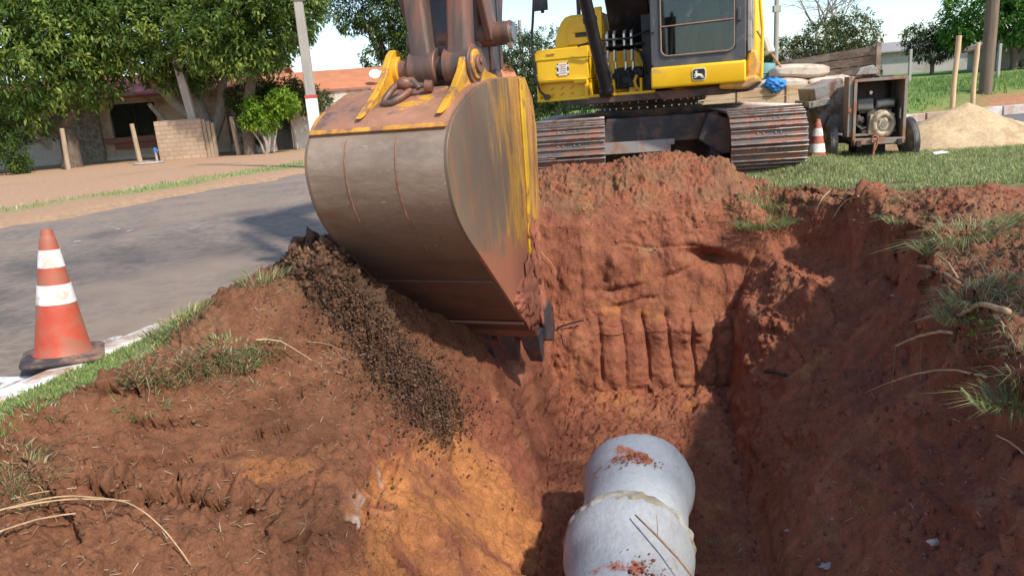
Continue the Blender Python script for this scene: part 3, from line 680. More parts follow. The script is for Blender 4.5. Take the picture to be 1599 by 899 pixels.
ex_ = MB(); ex_.cyl((-.60, -.6, 2.27), (-.60, -.6, 2.75), .055, n=20); ex_.cyl((-.60, -.6, 2.27), (-.60, -.6, 2.30), .10); ex_.build('filler_pipe', m_yel, tnk, bevel=.004)
ex2 = MB(); ex2.tube([(-.70, -.62, 2.28), (-.70, -.62, 2.8)], .028, 12); ex2.build('breather_pipe', m_blk, tnk)
# engine cover behind
ec = MB(); ec.box((.15, 1.55, 1.75), (2.5, 1.5, 1.05)); part(ec, 'engine_cover', m_yel, bevel=.06)
cw = MB(); cw.lathe([(0, 1.2), (1.35, 1.2), (1.42, 1.3), (1.42, 2.1), (1.35, 2.2), (0, 2.2)], (.15, 1.5, 0), n=40); 
# black side mirror stalk with rubber foot
ms = MB(); pts = [(-1.00, -1.36, 1.265), (-1.08, -1.38, 1.34), (-1.125, -1.39, 1.50), (-1.15, -1.40, 1.75), (-1.15, -1.40, 2.0), (-1.12, -1.40, 2.2), (-1.09, -1.40, 2.45), (-1.08, -1.40, 2.8)]
ms.tube(pts, .017, 10); ms.cyl((-1.00, -1.39, 1.265), (-1.00, -1.30, 1.265), .038, n=16); part(ms, 'mirror_stalk', m_blks)
mm = MB(); mm.box((-1.0, -1.42, 2.50), (.19, .05, .34)); mm.cyl((-.98, -1.40, 2.30), (-.98, -1.40, 2.36), .024, n=10); part(mm, 'mirror', m_blk, bevel=.02)
# boom: bent box beam
def beam(path, w0, name, m, parent=None, bevel=.02):
    mb = MB(); n = len(path); Vv = []
    for i, (x, y, z, hh, ww) in enumerate(path):
        a = path[max(i-1, 0)]; b = path[min(i+1, n-1)]; dy, dz = b[1]-a[1], b[2]-a[2]; l = math.hypot(dy, dz); ny_, nz_ = -dz/l, dy/l
        for sx, sn in ((-1, -1), (1, -1), (1, 1), (-1, 1)): Vv.append((x+sx*ww/2, y+ny_*hh*sn/2, z+nz_*hh*sn/2))
    Fv = [(3, 2, 1, 0), tuple(4*(n-1)+k for k in range(4))]
    for i in range(n-1):
        for k in range(4): Fv.append((4*i+k, 4*i+(k+1) % 4, 4*i+4+(k+1) % 4, 4*i+4+k))
    mb.add(Vv, Fv); return mb.build(name, m, parent or EX, bevel=bevel)
bo = beam([(.06, -.35, 1.62, .42, .52), (.06, -.62, 1.98, .55, .54), (.06, -1.25, 2.95, .75, .54), (.03, -2.1, 4.05, .82, .52), (-.06, -3.3, 4.75, .7, .48), (-.16, -4.6, 4.9, .5, .42), (-.21, -5.35, 4.75, .32, .40)], 0, 'boom', m_blks)
bd = MB(); bd.box((.30, -.98, 1.72), (.16, .28, 1.05), rot=(0, -.02, 0)); bd.prism([(-1.15, 1.24), (-.2, 1.24), (-.1, 1.75), (-.5, 2.1), (-.75, 2.1)], .30, .36); bd.prism([(-1.15, 1.24), (-.2, 1.24), (-.1, 1.75), (-.5, 2.1)], -.30, -.24)
part(bd, 'boom_bracket', m_blk, bevel=.01)
for sx, nm in ((-.28, 0), (.45, 1)):
    cy = MB(); a = Vector((sx+(.08 if nm == 0 else -.05), -1.40 if nm == 0 else -1.12, 1.28)); b = Vector((sx-.20 if nm == 0 else .36, -2.35, 3.7))
    cy.cyl(a, a+(b-a)*.72, .078, n=24); cy.cyl(a+(b-a)*.70, b, .042, n=16); cy.cyl(a+Vector((-.08, 0, 0)), a+Vector((.08, 0, 0)), .075, n=18)
    for t in (.10, .34): cy.cyl(a+(b-a)*t, a+(b-a)*(t+.02), .088, n=24)
    if nm == 0: part(cy, 'boom_cylinder', m_blks)
# hydraulic manifold, hoses and fittings
hs = MB()
fit = MB()
for i, x in enumerate((-.20, -.11, .02, .11)):
    zt = 2.00-.004*i; y = -1.22
    fit.tube([(x, y-.02, zt-.17), (x, y-.02, zt-.03), (x+.004, y+.0, zt), (x+.012, y+.08, zt+.02), (x+.02, y+.16, zt+.01)], .020, 10)
    fit.cyl((x, y-.02, zt-.35), (x+.005, y-.02, zt-.22), .024, n=6); fit.cyl((x+.01, y-.02, zt-.47), (x+.01, y-.02, zt-.37), .019, n=10)
    hs.tube([(x+.01, y-.02, zt-.45), (x+.02+.02*i, y-.04, zt-.55), (x+.03*i-.01, y-.02, zt-.68)], .019, 10)
hs.tube([(.14, -1.20, 1.78), (.22, -1.24, 1.72), (.26, -1.22, 1.60), (.27, -1.2, 1.46)], .02, 10)
hs.tube([(-.32, -1.34, 1.90), (-.34, -1.33, 1.7), (-.27, -1.32, 1.55), (-.26, -1.3, 1.40), (-.22, -1.3, 1.36)], .02, 10)
hs.tube([(-.22, -1.24, 1.9), (-.24, -1.28, 1.7), (-.16, -1.28, 1.5), (-.15, -1.3, 1.38)], .016, 10)
hs.tube([(-.55, -1.38, 1.86), (-.30, -1.42, 1.90), (.1, -1.30, 1.90), (.33, -1.2, 1.98)], .013, 8)
part(hs, 'hydraulic_hose', m_rubber); part(fit, 'hose_fittings', m_steel, sharp=30)
vb = MB(); vb.box((.05, -1.17, 1.83), (.40, .08, .035)); vb.box((-.17, -1.18, 1.85), (.16, .1, .05)); part(vb, 'hose_clamp', m_rubber, bevel=.008); vb = MB(); vb.box((.04, -1.13, 1.43), (.34, .14, .26)); vb.cyl((-.10, -1.26, 1.46), (-.10, -1.18, 1.46), .05); vb.cyl((.19, -1.26, 1.47), (.19, -1.18, 1.47), .055); vb.cyl((.03, -1.27, 1.40), (.03, -1.18, 1.40), .05); vb.box((.10, -1.22, 1.36), (.1, .1, .1))
part(vb, 'valve_block', m_rubber, bevel=.01)
vb2 = MB(); vb2.tube([(.22, -1.27, 1.25), (.16, -1.28, 1.30), (.14, -1.28, 1.38), (.17, -1.28, 1.45)], .022, 10); vb2.tube([(-.28, -1.27, 1.25), (-.30, -1.28, 1.35), (-.27, -1.28, 1.44)], .022, 10); part(vb2, 'hook_bracket', m_yel2)

# ---- cab
CX0, CX1, CY0, CY1 = .40, 1.49, -1.60, .15
def rrect(x0, z0, x1, z1, r, n=6):
    P = []
    for cx_, cz_, a0 in ((x1-r, z1-r, 0), (x0+r, z1-r, PI/2), (x0+r, z0+r, PI), (x1-r, z0+r, 1.5*PI)):
        for k in range(n+1):
            a = a0+PI/2*k/n; P.append((cx_+r*math.cos(a), cz_+r*math.sin(a)))
    return P
cbm = MB()
# front frame with opening
def frame_plate(mb, outer, inner, y0, y1):
    n = len(outer); V = [(p[0], y0, p[1]) for p in outer]+[(p[0], y0, p[1]) for p in inner]+[(p[0], y1, p[1]) for p in outer]+[(p[0], y1, p[1]) for p in inner]
    Fv = []
    for i in range(n):
        j = (i+1) % n; Fv += [(i, j, n+j, n+i), (2*n+i, 3*n+i, 3*n+j, 2*n+j), (i, 2*n+i, 2*n+j, j), (n+i, n+j, 3*n+j, 3*n+i)]
    mb.add(V, Fv)
frame_plate(cbm, rrect(CX0, 1.50, CX1, 3.05, .07), rrect(CX0+.115, 1.62, CX1-.115, 2.95, .07), CY0, CY0+.09)
cbm.box((CX0+.03, -.72, 2.28), (.06, 1.68, 1.53)); cbm.box(((CX0+CX1)/2, -.72, 3.04), (1.09, 1.72, .07)); cbm.box(((CX0+CX1)/2, CY1, 1.98), (1.08, .06, 1.0)); 
for y in (CY0+.06, -.55, CY1-.03): cbm.box((CX1-.03, y, 2.28), (.07, .09, 1.5))
cbm.box((CX1-.03, -.72, 1.63), (.065, 1.66, .24)); cbm.box(((CX0+CX1)/2, -.72, 1.42), (1.0, 1.6, .06))
cab = part(cbm, 'cab', m_grey, bevel=.012)
def tube_frame():
    f = MB(); P = rrect(CX0+.125, 1.63, CX1-.125, 2.94, .08); f.tube([(p[0], CY0-.012, p[1]) for p in P]+[(P[0][0], CY0-.012, P[0][1])], .010, 8, caps=False); return f
tube_frame().build('window_seal', mat('window_seal', (.24, .17, .14), rough=.5), cab)
br = MB(); br.tube([(CX0+.125, CY0-.016, 1.965), (CX1-.125, CY0-.016, 1.975)], .009, 8); br.build('window_bar', mat('window_bar', (.30, .17, .13), rough=.5), cab)
gl = MB(); gl.box(((CX0+CX1)/2, CY0+.02, 2.28), (.87, .008, 1.33)); gl.build('windscreen', m_glass, cab)
gl = MB(); gl.box((CX1-.02, -1.05, 2.35), (.008, .9, 1.2)); gl.box((CX1-.02, -.2, 2.35), (.008, .6, 1.2)); gl.build('door_glass', m_glass, cab)
yp = MB(); yp.prism([(CY0-.03, 1.262), (CY0-.045, 1.30), (CY0-.04, 1.50), (CY0+.02, 1.515), (CY1, 1.515), (CY1, 1.262)], CX0, CX1+.005); ypo = yp.build('cab_skirt', m_yel, cab, bevel=.018)
hg = MB(); hg.box((CX0+.03, CY0-.015, 1.99), (.045, .03, .16)); hg.build('hinge', m_grey, cab, bevel=.006); hg = MB(); hg.box((CX1-.07, CY0-.015, 2.02), (.04, .03, .14)); hg.build('hinge', m_grey, cab, bevel=.006)
# cab side, rounded lower corner and rear panel
sd_ = MB(); sd_.prism([(CX1+.01, 1.27), (CX1+.13, 1.33), (CX1+.15, 1.50), (CX1+.12, 1.62), (CX1+.01, 1.62)], CY0+.10, 1.9, 'xz'); sd_.prism([(CX1-.3, 1.20), (CX1+.02, 1.18), (CX1+.13, 1.26), (CX1+.13, 1.34), (CX1-.3, 1.27)], CY0+.02, 1.7, 'xz')
part(sd_, 'side_step', m_yel2, bevel=.03)
dp = MB(); dp.box((CX1+.035, -1.05, 2.3), (.06, .95, 1.35)); dpm = mat('dusty_door', (.22, .21, .20), rough=.55, var=.3, vscale=9, dirt=(.42, .38, .33), dirt_amt=.55, dscale=6)
dp2 = MB(); dp2.box((CX1+.04, -1.49, 2.3), (.05, .10, 1.4)); dp2.box((CX1+.04, -.55, 2.3), (.05, .12, 1.4)); dp2.box((CX1+.04, -1.02, 1.66), (.05, .85, .22)); dp2.box((CX1+.04, -1.02, 2.97), (.05, .85, .1)); dp2.build('door', dpm, cab, bevel=.012)
rp = MB(); rp.box((CX1+.02, .95, 1.85), (.18, 1.4, 1.15)); part(rp, 'rear_panel', m_yel, bevel=.05)
hb = MB(); hb.tube([(CX1+.16, -.50, 1.30), (CX1+.17, -.50, 1.9), (CX1+.13, -.50, 2.35), (CX1+.08, -.5, 2.5)], .022, 10); part(hb, 'grab_rail', m_yel)
wm = MB(); wm.box((CX1+.24, -.35, 1.72), (.11, .08, .24), rot=(0, -.3, 0)); part(wm, 'side_mirror', m_white, bevel=.03)
wr = MB(); wr.tube([(CX1+.10, -.35, 1.9), (CX1+.24, -.33, 1.66), (CX1+.40, -.3, 1.42)], .014, 8); part(wr, 'mirror_bracket', mat('rust_orange', (.5, .22, .09), rough=.6))
# inside the cab
it = MB(); it.box((.98, -.55, 1.75), (.50, .50, .14)); it.box((.98, -.28, 2.15), (.48, .12, .75), rot=(-.12, 0, 0)); it.box((.98, -.25, 2.62), (.26, .10, .2)); it.build('seat', mat('seat_fabric', (.055, .055, .06), rough=.9), cab, bevel=.05)
cs = MB(); cs.box((.66, -.75, 1.72), (.16, .6, .34)); cs.box((1.32, -.75, 1.72), (.14, .6, .34)); cs.box((.60, -1.25, 1.78), (.14, .12, .5)); cs.box((1.35, -1.38, 2.2), (.10, .08, .22)); cs.box((.95, -1.35, 1.60), (.8, .25, .06)); cs.build('console', mat('console_plastic', (.07, .08, .075), rough=.6), cab, bevel=.03)
lv = MB()
for x in (.84, 1.06): lv.tube([(x, -1.22, 1.5), (x, -1.25, 1.85), (x+.015, -1.22, 2.0)], .012, 8); lv.box((x, -1.30, 1.62), (.11, .2, .02), rot=(.5, 0, 0))
for x in (.68, 1.30): lv.tube([(x, -.98, 1.85), (x, -1.02, 2.0)], .012, 8); lv.cyl((x, -1.02, 1.98), (x, -1.03, 2.10), .024, n=10)
lv.build('levers', m_grey, cab)
# emblem: dark rounded badge with a leaping deer
eb = MB(); eb.prism(rrect(.888, 1.318, 1.048, 1.462, .035), CY0-.056, CY0-.035, 'xz'); em = eb.build('emblem', mat('badge_silver', (.62, .60, .50), rough=.4), cab, bevel=.003)
eb = MB(); eb.prism(rrect(.900, 1.330, 1.036, 1.450, .028), CY0-.060, CY0-.050, 'xz'); eb.build('badge_field', m_blk, em)
deer = [(0, 44), (6, 52), (14, 56), (18, 64), (13, 72), (16, 84), (20, 75), (24, 70), (26, 82), (33, 90), (31, 80), (36, 73), (33, 64), (34, 58), (48, 54), (66, 52), (78, 46), (86, 42), (84, 34), (92, 24), (100, 12), (97, 9), (86, 18), (76, 28), (66, 32), (78, 20), (86, 8), (82, 6), (70, 18), (58, 30), (46, 32), (36, 30), (26, 20), (12, 14), (2, 20), (4, 24), (12, 20), (20, 26), (26, 34), (14, 32), (4, 36), (6, 40), (14, 38), (22, 42), (20, 48), (12, 46)]
db = MB(); db.prism([(.908+px_/100*.120, 1.333+pz/100*.122) for px_, pz in deer], CY0-.064, CY0-.0595, 'xz'); db.build('deer', mat('badge_cream', (.80, .78, .62), rough=.5), em, smooth=False)
# operator, seen dimly through the windscreen
OP = thing('person', 'operator in grey-green work clothes seated inside the excavator cab', 'person', (0, 0, 0))
OP.parent = None
def skinned(name, verts, edges, rad, m, parent, sub=2):
    me = bpy.data.meshes.new(name); me.from_pydata([Vector(v) for v in verts], edges, []); o = bpy.data.objects.new(name, me); COL.objects.link(o); o.parent = parent
    s = o.modifiers.new('skin', 'SKIN'); s.use_smooth_shade = True
    for i, r_v in enumerate(rad): me.skin_vertices[0].data[i].radius = (r_v, r_v*.9) if not isinstance(r_v, tuple) else r_v
    me.skin_vertices[0].data[0].use_root = True
    if sub: u = o.modifiers.new('subd', 'SUBSURF'); u.levels = sub; u.render_levels = sub
    me.materials.append(m); return o
OP.matrix_world = Matrix.Translation((2.05, 10.9, 0)) @ Matrix.Rotation(R(-20), 4, 'Z') @ Matrix.Translation((.98, -.50, 1.90))
m_cloth = mat('work_cloth', (.20, .25, .19), rough=.9, var=.15, vscale=8, bump=.004, bscale=25)
m_skin = mat('skin', (.38, .21, .14), rough=.55, var=.05)
V_ = [(0, .02, 0), (0, .04, .22), (0, .03, .44), (0, .0, .56), (-.10, -.05, 0), (-.15, -.45, .06), (-.17, -.52, -.32), (.10, -.05, 0), (.15, -.45, .06), (.17, -.52, -.32), (-.19, .02, .47), (-.27, -.08, .22), (-.20, -.36, .17), (.19, .02, .47), (.27, -.08, .22), (.22, -.36, .17), (-.17, -.62, -.38), (.17, -.62, -.38), (0, -.01, .63)]
E_ = [(0, 1), (1, 2), (2, 3), (0, 4), (4, 5), (5, 6), (0, 7), (7, 8), (8, 9), (2, 10), (10, 11), (11, 12), (2, 13), (13, 14), (14, 15), (6, 16), (9, 17), (3, 18)]
skinned('body', V_, E_, [.15, .14, .16, .065, .10, .07, .05, .10, .07, .05, .075, .05, .036, .075, .05, .036, .045, .045, .055], m_cloth, OP)
hd_ = MB(); bm = bmesh.new(); bmesh.ops.create_icosphere(bm, subdivisions=3, radius=1)
for v in bm.verts:
    x, y, z = v.co; f_ = 1+.10*max(0, -y)*(abs(z+.1) < .25)*(abs(x) < .2); v.co = Vector((x*.078*(1-.18*max(0, -z)), y*.098*f_, z*.12))
hd_.add([v.co+Vector((0, -.02, .77)) for v in bm.verts], [[q.index for q in f.verts] for f in bm.faces]); bm.free(); hd_.build('head', m_skin, OP, sharp=None)
ht_ = MB(); ht_.lathe([(.0, .895), (.05, .89), (.082, .86), (.094, .81), (.094, .79), (.08, .79)], (0, -.01, 0), n=28); ht_.prism([(-.07, -.08), (.07, -.08), (.055, -.19), (-.055, -.19)], .79, .80, 'xy'); ht_.build('cap', m_grey, OP)
for sx in (-1, 1):
    base_ = Vector((sx*.205, -.38, .17)); hv = [(0, .03, 0), (0, -.04, .0)]; he = [(0, 1)]; hr = [.026, .03]
    for q in range(4):
        a_ = -.028+.0187*q; n_ = len(hv); hv += [(a_, -.075, .012), (a_, -.095, -.012), (a_, -.08, -.035)]; he += [(1, n_), (n_, n_+1), (n_+1, n_+2)]; hr += [.0095, .0085, .0075]
    n_ = len(hv); hv += [(-sx*.038, -.02, -.015), (-sx*.045, -.05, -.03)]; he += [(0, n_), (n_, n_+1)]; hr += [.011, .009]
    skinned('hand', [base_+Vector(v) for v in hv], he, hr, m_skin, OP, 1)
wp = MB(); wp.tube([(1.28, CY0-.05, 1.75), (1.30, CY0-.06, 2.3), (1.2, CY0-.05, 2.8)], .008, 6)

# ---- arm, links and bucket; their coordinates are taken from the bucket's own origin
BO = Vector((-.336, -6.83, 0))
class MBB(MB):
    def build(s, *a, **k):
        s.V = [(v[0]+BO.x, v[1]+BO.y, v[2]) for v in s.V]; return MB.build(s, *a, **k)
am = MBB(); am.prism([(.62, 1.30), (.70, 1.22), (.86, 1.22), (.98, 1.34), (1.10, 1.75), (1.50, 3.0), (1.95, 4.9), (1.55, 5.25), (1.25, 5.0), (.92, 3.0), (.66, 2.0)], -.10, .32)
arm = am.build('arm', m_arm, EX, bevel=.02)
ar = MBB(); ar.box((.325, .80, 1.62), (.012, .05, .72)); ar.box((.325, 1.00, 1.8), (.012, .05, .7), rot=(.0, 0, 0)); ar.build('arm_rib', m_arm, arm, bevel=.004)
ab = MBB(); ab.cyl((-.14, .80, 1.36), (.37, .80, 1.36), .085, n=24); ab.build('pin_boss', m_arm, arm, bevel=.004)
bc = MBB(); a_ = Vector((.1, .55, 2.9)); bc.cyl((.1, .35, 2.5), (.1, .75, 4.3), .075, n=20); bc.cyl((.1, .30, 2.25), (.1, .40, 2.75), .04, n=14); bc.build('bucket_cylinder', m_blks, EX)
# tipping links (rear pair) and H link in front
sl = MBB(); 
for x in (-.17, .36): sl.prism([(.62, 1.62), (.72, 1.58), (.78, 1.66), (.62, 1.95), (.42, 2.45), (.30, 2.62), (.20, 2.60), (.20, 2.50), (.40, 2.05)], x, x+.045)
sl.build('side_link', m_arm, EX, bevel=.008)
sp_ = MBB(); sp_.cyl((-.22, .70, 1.66), (.52, .70, 1.66), .075, n=24); pn = sp_.build('link_pin', m_rod, EX, bevel=.006)
sp2 = MBB(); sp2.cyl((.52, .70, 1.66), (.535, .70, 1.66), .055, n=24); sp2.cyl((.50, .66, 1.58), (.53, .66, 1.58), .018, n=8); sp2.build('pin_cap', m_steel, pn)
for xc, x2, wd in ((.115, .085, .14), (.345, .365, .14)):
    h = MBB()
    path = [(xc, .22, 1.46, .20, wd+.02), (xc*.6+x2*.4, .215, 1.60, .17, wd), (x2, .22, 1.85, .15, wd), (x2, .26, 2.5, .15, wd)]
    n = len(path); Vv = []; Fv = []
    K = 12
    for (x, y, z, dd, ww) in path:
        for k in range(K):
            a = 2*PI*k/K; ca, sa = math.cos(a), math.sin(a)
            Vv.append((x+ww/2*np.sign(ca)*abs(ca)**.5, y+dd/2*np.sign(sa)*abs(sa)**.5, z))
    for i in range(n-1):
        for k in range(K): Fv.append((i*K+k, i*K+(k+1) % K, (i+1)*K+(k+1) % K, (i+1)*K+k))
    h.add(Vv, Fv); h.cyl((xc-wd/2-.02, .22, 1.455), (xc+wd/2+.02, .22, 1.455), .118, n=32)
    h.build('bucket_link', m_rod, EX, bevel=.006, sharp=50)
hl = MBB(); hl.cyl((-.12, .22, 1.455), (.44, .22, 1.455), .068, n=28); hl.build('bucket_link_pin', m_rod, EX); hl = MBB(); hl.cyl((.0, .26, 2.45), (.45, .26, 2.45), .09, n=24); hl.build('upper_link_pin', m_rod, EX)
# bucket shell
back = [(.11, 1.315), (-.10, 1.24), (-.25, 1.17), (-.33, 1.10), (-.385, 1.02), (-.41, .92), (-.40, .80), (-.365, .68), (-.30, .57), (-.20, .46), (-.05, .33), (.12, .18), (.30, .02), (.49, -.15), (.72, -.33), (.93, -.48)]
def sheet(mb, prof, x0, x1, th, nseg=1, off=0):
    n = len(prof); Vv = []; Fv = []
    N2 = []
    for i in range(n):
        a = prof[max(i-1, 0)]; b = prof[min(i+1, n-1)]; dy, dz = b[0]-a[0], b[1]-a[1]; l = math.hypot(dy, dz); N2.append((dz/l, -dy/l))
    for s_ in range(nseg+1):
        x = x0+(x1-x0)*s_/nseg
        for i, (y, z) in enumerate(prof):
            Vv.append((x, y+N2[i][0]*off, z+N2[i][1]*off)); Vv.append((x, y+N2[i][0]*(off-th), z+N2[i][1]*(off-th)))
    m = 2*n
    for s_ in range(nseg):
        for i in range(n-1):
            a = s_*m+2*i; b = a+m; Fv += [(a, a+2, b+2, b), (a+1, b+1, b+3, a+3)]
        Fv += [(s_*m, (s_+1)*m, (s_+1)*m+1, s_*m+1), (s_*m+m-2, s_*m+m-1, (s_+1)*m+m-1, (s_+1)*m+m-2)]
    for s_ in (0, nseg):
        for i in range(n-1): a = s_*m+2*i; Fv.append((a, a+1, a+3, a+2) if s_ == 0 else (a, a+2, a+3, a+1))
    mb.add(Vv, Fv)
# which side is outward: away from the bucket's inside (towards -y,-z)
def smooth_prof(p, k=3):
    out = []
    P = [np.array(q, float) for q in p]
    for i in range(len(P)-1):
        p0 = P[max(i-1, 0)]; p1 = P[i]; p2 = P[i+1]; p3 = P[min(i+2, len(P)-1)]
        for j in range(k):
            t = j/k; out.append(tuple(.5*((2*p1)+(-p0+p2)*t+(2*p0-5*p1+4*p2-p3)*t*t+(-p0+3*p1-3*p2+p3)*t**3)))
    out.append(tuple(P[-1])); return out
sb = smooth_prof(back)
BX0, BX1 = -.42, .45
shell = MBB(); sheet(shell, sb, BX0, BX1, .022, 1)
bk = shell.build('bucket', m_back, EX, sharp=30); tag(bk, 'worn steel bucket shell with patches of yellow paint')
# top plate, slightly proud, with yellow edges
tp = MBB(); sheet(tp, smooth_prof([(1.05, 1.385), (.60, 1.37), (.30, 1.345), (.11, 1.325), (-.10, 1.25), (-.25, 1.18), (-.325, 1.112)]), BX0-.004, BX1-.002, .02, 1, .010); tp.build('top_plate', m_top, bk, sharp=30)
te = MBB(); sheet(te, smooth_prof([(.15, 1.335), (-.10, 1.25), (-.25, 1.18), (-.325, 1.112)]), BX0-.010, BX0+.012, .018, 1, .014); sheet(te, [(-.312, 1.128), (-.333, 1.106)], BX0, BX1, .01, 1, .015); te.build('painted_edge', m_edge, bk)
# horizontal wear strips near the lip and rusty weld beads down the back
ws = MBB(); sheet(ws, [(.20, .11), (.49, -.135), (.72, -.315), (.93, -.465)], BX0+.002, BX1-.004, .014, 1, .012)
ws.build('wear_plate', mat('dark_worn_plate', (.135, .08, .057), rough=.5, metal=.3, var=.2, vscale=3, dirt=(.20, .10, .068), dirt_amt=.4, dscale=2.5), bk, bevel=.003)  # dark brown matches the shaded tone painted on the lower back
lw = MBB(); sheet(lw, [(.70, -.312), (.725, -.333)], BX0, BX1, .006, 1, .017); lw.build('weld_seam', mat('seam', (.36, .22, .16), rough=.6), bk)
wb = MBB()
for x, t1 in ((-.17, 26), (.155, 30)):
    pts = []
    for i in range(10, t1):
        y, z = sb[i]; pts.append((x, y-.0015, z-.0005))
    wb.tube(pts, [.0035+.002*abs(math.sin(i*2.1)) for i in range(len(pts))], 6)
wb.build('weld_bead', mat('rust_weld', (.27, .13, .085), rough=.85, var=.4, vscale=30), bk)
# side plates
sidep = sb+[(1.00, -.44), (1.10, -.10), (1.17, .25), (1.235, .75), (1.235, 1.12), (1.20, 1.24), (1.06, 1.385), (.60, 1.375), (.30, 1.35)]
for x0, x1 in ((BX1-.002, BX1+.022), (BX0-.022, BX0+.002)):
    s_ = MBB(); s_.prism([(y, z) for y, z in sidep], x0, x1); s_.build('side_plate', m_side, bk, bevel=.004)
# raised reinforcing bar at the opening edge, yellow
rb = MBB(); rb.prism([(1.00, 1.37), (.90, 1.375), (.90, .60), (.86, .15), (.90, .12), (.955, .60)], BX1+.022, BX1+.036)
rb.build('edge_bar', mat('edge_yellow', (.80, .46, .015), rough=.4, dirt=(.3, .14, .07), dirt_amt=.22, dscale=4), bk, bevel=.005)
rs = MBB(); rs.prism([(1.235, 1.05), (.98, 1.36), (.98, .60), (.93, .14), (1.08, .10), (1.19, .55)], BX1+.022, BX1+.030); rs.build('edge_plate', m_side, bk, bevel=.003)
# mud caked on the lower side, corner shroud, lip and teeth
import itertools
def lump(mb, c, r, seed, sub=2, flat=1.0, k=.35, fr=3.2):
    bm = bmesh.new(); bmesh.ops.create_icosphere(bm, subdivisions=sub, radius=1)
    co = np.array([v.co[:] for v in bm.verts]); nn_ = 1+k*fbm(co[:, 0]*fr*.5+seed, co[:, 1]*fr*.5, co[:, 2]*fr*.5, 3, 7)
    rr = r if hasattr(r, '__len__') else (r, r, r*flat)
    P = co*nn_[:, None]*np.array(rr)+np.array(c); mb.add(P.tolist(), [[v.index for v in f.verts] for f in bm.faces]); bm.free()
md = MBB()
for (y, z, ry, rz_) in ((.85, -.15, .16, .22), (.98, .05, .10, .20), (.70, -.10, .12, .10), (1.05, -.30, .10, .16), (.92, .28, .05, .12), (.60, -.14, .10, .06), (1.02, .2, .07, .15)):
    lump(md, (BX1+.025, y, z), (.035, ry, rz_), y*9+z, 4, k=.8, fr=5)
md.build('caked_mud', m_mud, bk, sharp=None)
lip = MBB(); lip.prism([(.86, -.405), (.90, -.50), (1.10, -.60), (1.13, -.585), (.98, -.43)], BX0-.03, BX1+.035); lip.build('cutting_edge', mat('lip_steel', (.10, .06, .045), rough=.5, metal=.3, dirt=(.25, .1, .06), dirt_amt=.5), bk, bevel=.006)
m_tooth = mat('tooth_steel', (.09, .085, .09), rough=.45, metal=.4, var=.2, dirt=(.27, .11, .07), dirt_amt=.35, dscale=8)
th = MBB(); th.prism([(1.00, -.30), (1.15, -.28), (1.24, -.36), (1.25, -.55), (1.17, -.62), (1.02, -.56)], BX1+.03, BX1+.075); th.build('side_cutter', m_tooth, bk, bevel=.01)
tx = np.linspace(BX0+.06, BX1-.03, 5)
for x in tx:
    t_ = MBB(); Vt = []
    for (yy, zz, w_, h_) in ((.97, -.46, .15, .15), (1.00, -.575, .14, .13), (1.03, -.66, .12, .09), (1.055, -.745, .10, .03)):
        for sx, sn in ((-1, -1), (1, -1), (1, 1), (-1, 1)): Vt.append((x+sx*w_/2, yy+sn*h_/2*.95, zz+sn*h_/2*.25))
    Ft = [(3, 2, 1, 0), (12, 13, 14, 15)]
    for i in range(3):
        for k in range(4): Ft.append((4*i+k, 4*i+(k+1) % 4, 4*i+4+(k+1) % 4, 4*i+4+k))
    t_.add(Vt, Ft); t_.build('tooth', m_tooth, bk, bevel=.008)
# ears
earp = [(-.30, 1.185), (-.20, 1.245), (-.06, 1.33), (.05, 1.42), (.12, 1.51), (.16, 1.555), (.21, 1.585), (.27, 1.58), (.32, 1.54), (.36, 1.47), (.46, 1.42), (.60, 1.40), (.70, 1.37), (.30, 1.30), (.0, 1.26)]
for x in (-.115, .395):
    e = MBB(); e.prism(earp, x-.022, x+.022); e.cyl((x-.045, .22, 1.455), (x+.055, .22, 1.455), .088, n=28); eo = e.build('ear', m_ear, bk, bevel=.006)
    p_ = MBB(); p_.cyl((x+.04, .22, 1.455), (x+.075, .22, 1.455), .055, n=24); p_.cyl((x+.075, .22, 1.47), (x+.085, .22, 1.47), .02, n=12); p_.build('pin_head', m_rod, bk, bevel=.004)
# lifting shackle lying on the top plate
sh_ = MBB(); A = [(.16, -.02, 1.335), (.12, -.02, 1.385), (.06, -.03, 1.385), (.005, -.06, 1.345), (-.03, -.11, 1.285), (-.02, -.14, 1.262), (.03, -.14, 1.262), (.07, -.10, 1.29), (.09, -.05, 1.315), (.10, -.02, 1.33)]
sh_.tube(A, .020, 10); sh_.cyl((.05, -.045, 1.37), (.21, -.0, 1.345), .017, n=12); sh_.cyl((.19, -.005, 1.348), (.235, .005, 1.342), .034, n=16); lump(sh_, (.07, -.03, 1.37), (.05, .045, .04), 3, 2, k=.1); sh_.build('shackle', m_rod, bk, sharp=50)
# ================================================================== drain pipes in the trench
def conc_extra(N, L, tc, noise, mix, ramp, c, off=.27, lim=.82):
    c = mix(ramp(noise(7, 7, .7), .55, .72), c, (.31, .29, .26))
    sep = N.new('ShaderNodeSeparateXYZ'); L.new(tc.outputs['Object'], sep.inputs[0])
    def madd(a, k, b, k0=0):
        m = N.new('ShaderNodeMath'); m.operation = 'MULTIPLY_ADD'; L.new(a, m.inputs[0]); m.inputs[1].default_value = k
        if b is None: m.inputs[2].default_value = k0
        else: L.new(b, m.inputs[2])
        return m.outputs[0]
    nz = noise(5.5, 8, .75)
    # red soil that has dropped on the crown of the pipe
    d = madd(sep.outputs['Z'], 1.2, nz)
    ab = N.new('ShaderNodeMath'); ab.operation = 'ABSOLUTE'; L.new(madd(sep.outputs['Y'], 1.0, None, off), ab.inputs[0])
    d2 = madd(ab.outputs[0], -1.3, d)
    c = mix(ramp(d2, lim, lim+.08), c, (.37, .125, .07))
    return mix(ramp(noise(19, 5, .75), .66, .72), c, (.38, .17, .11))
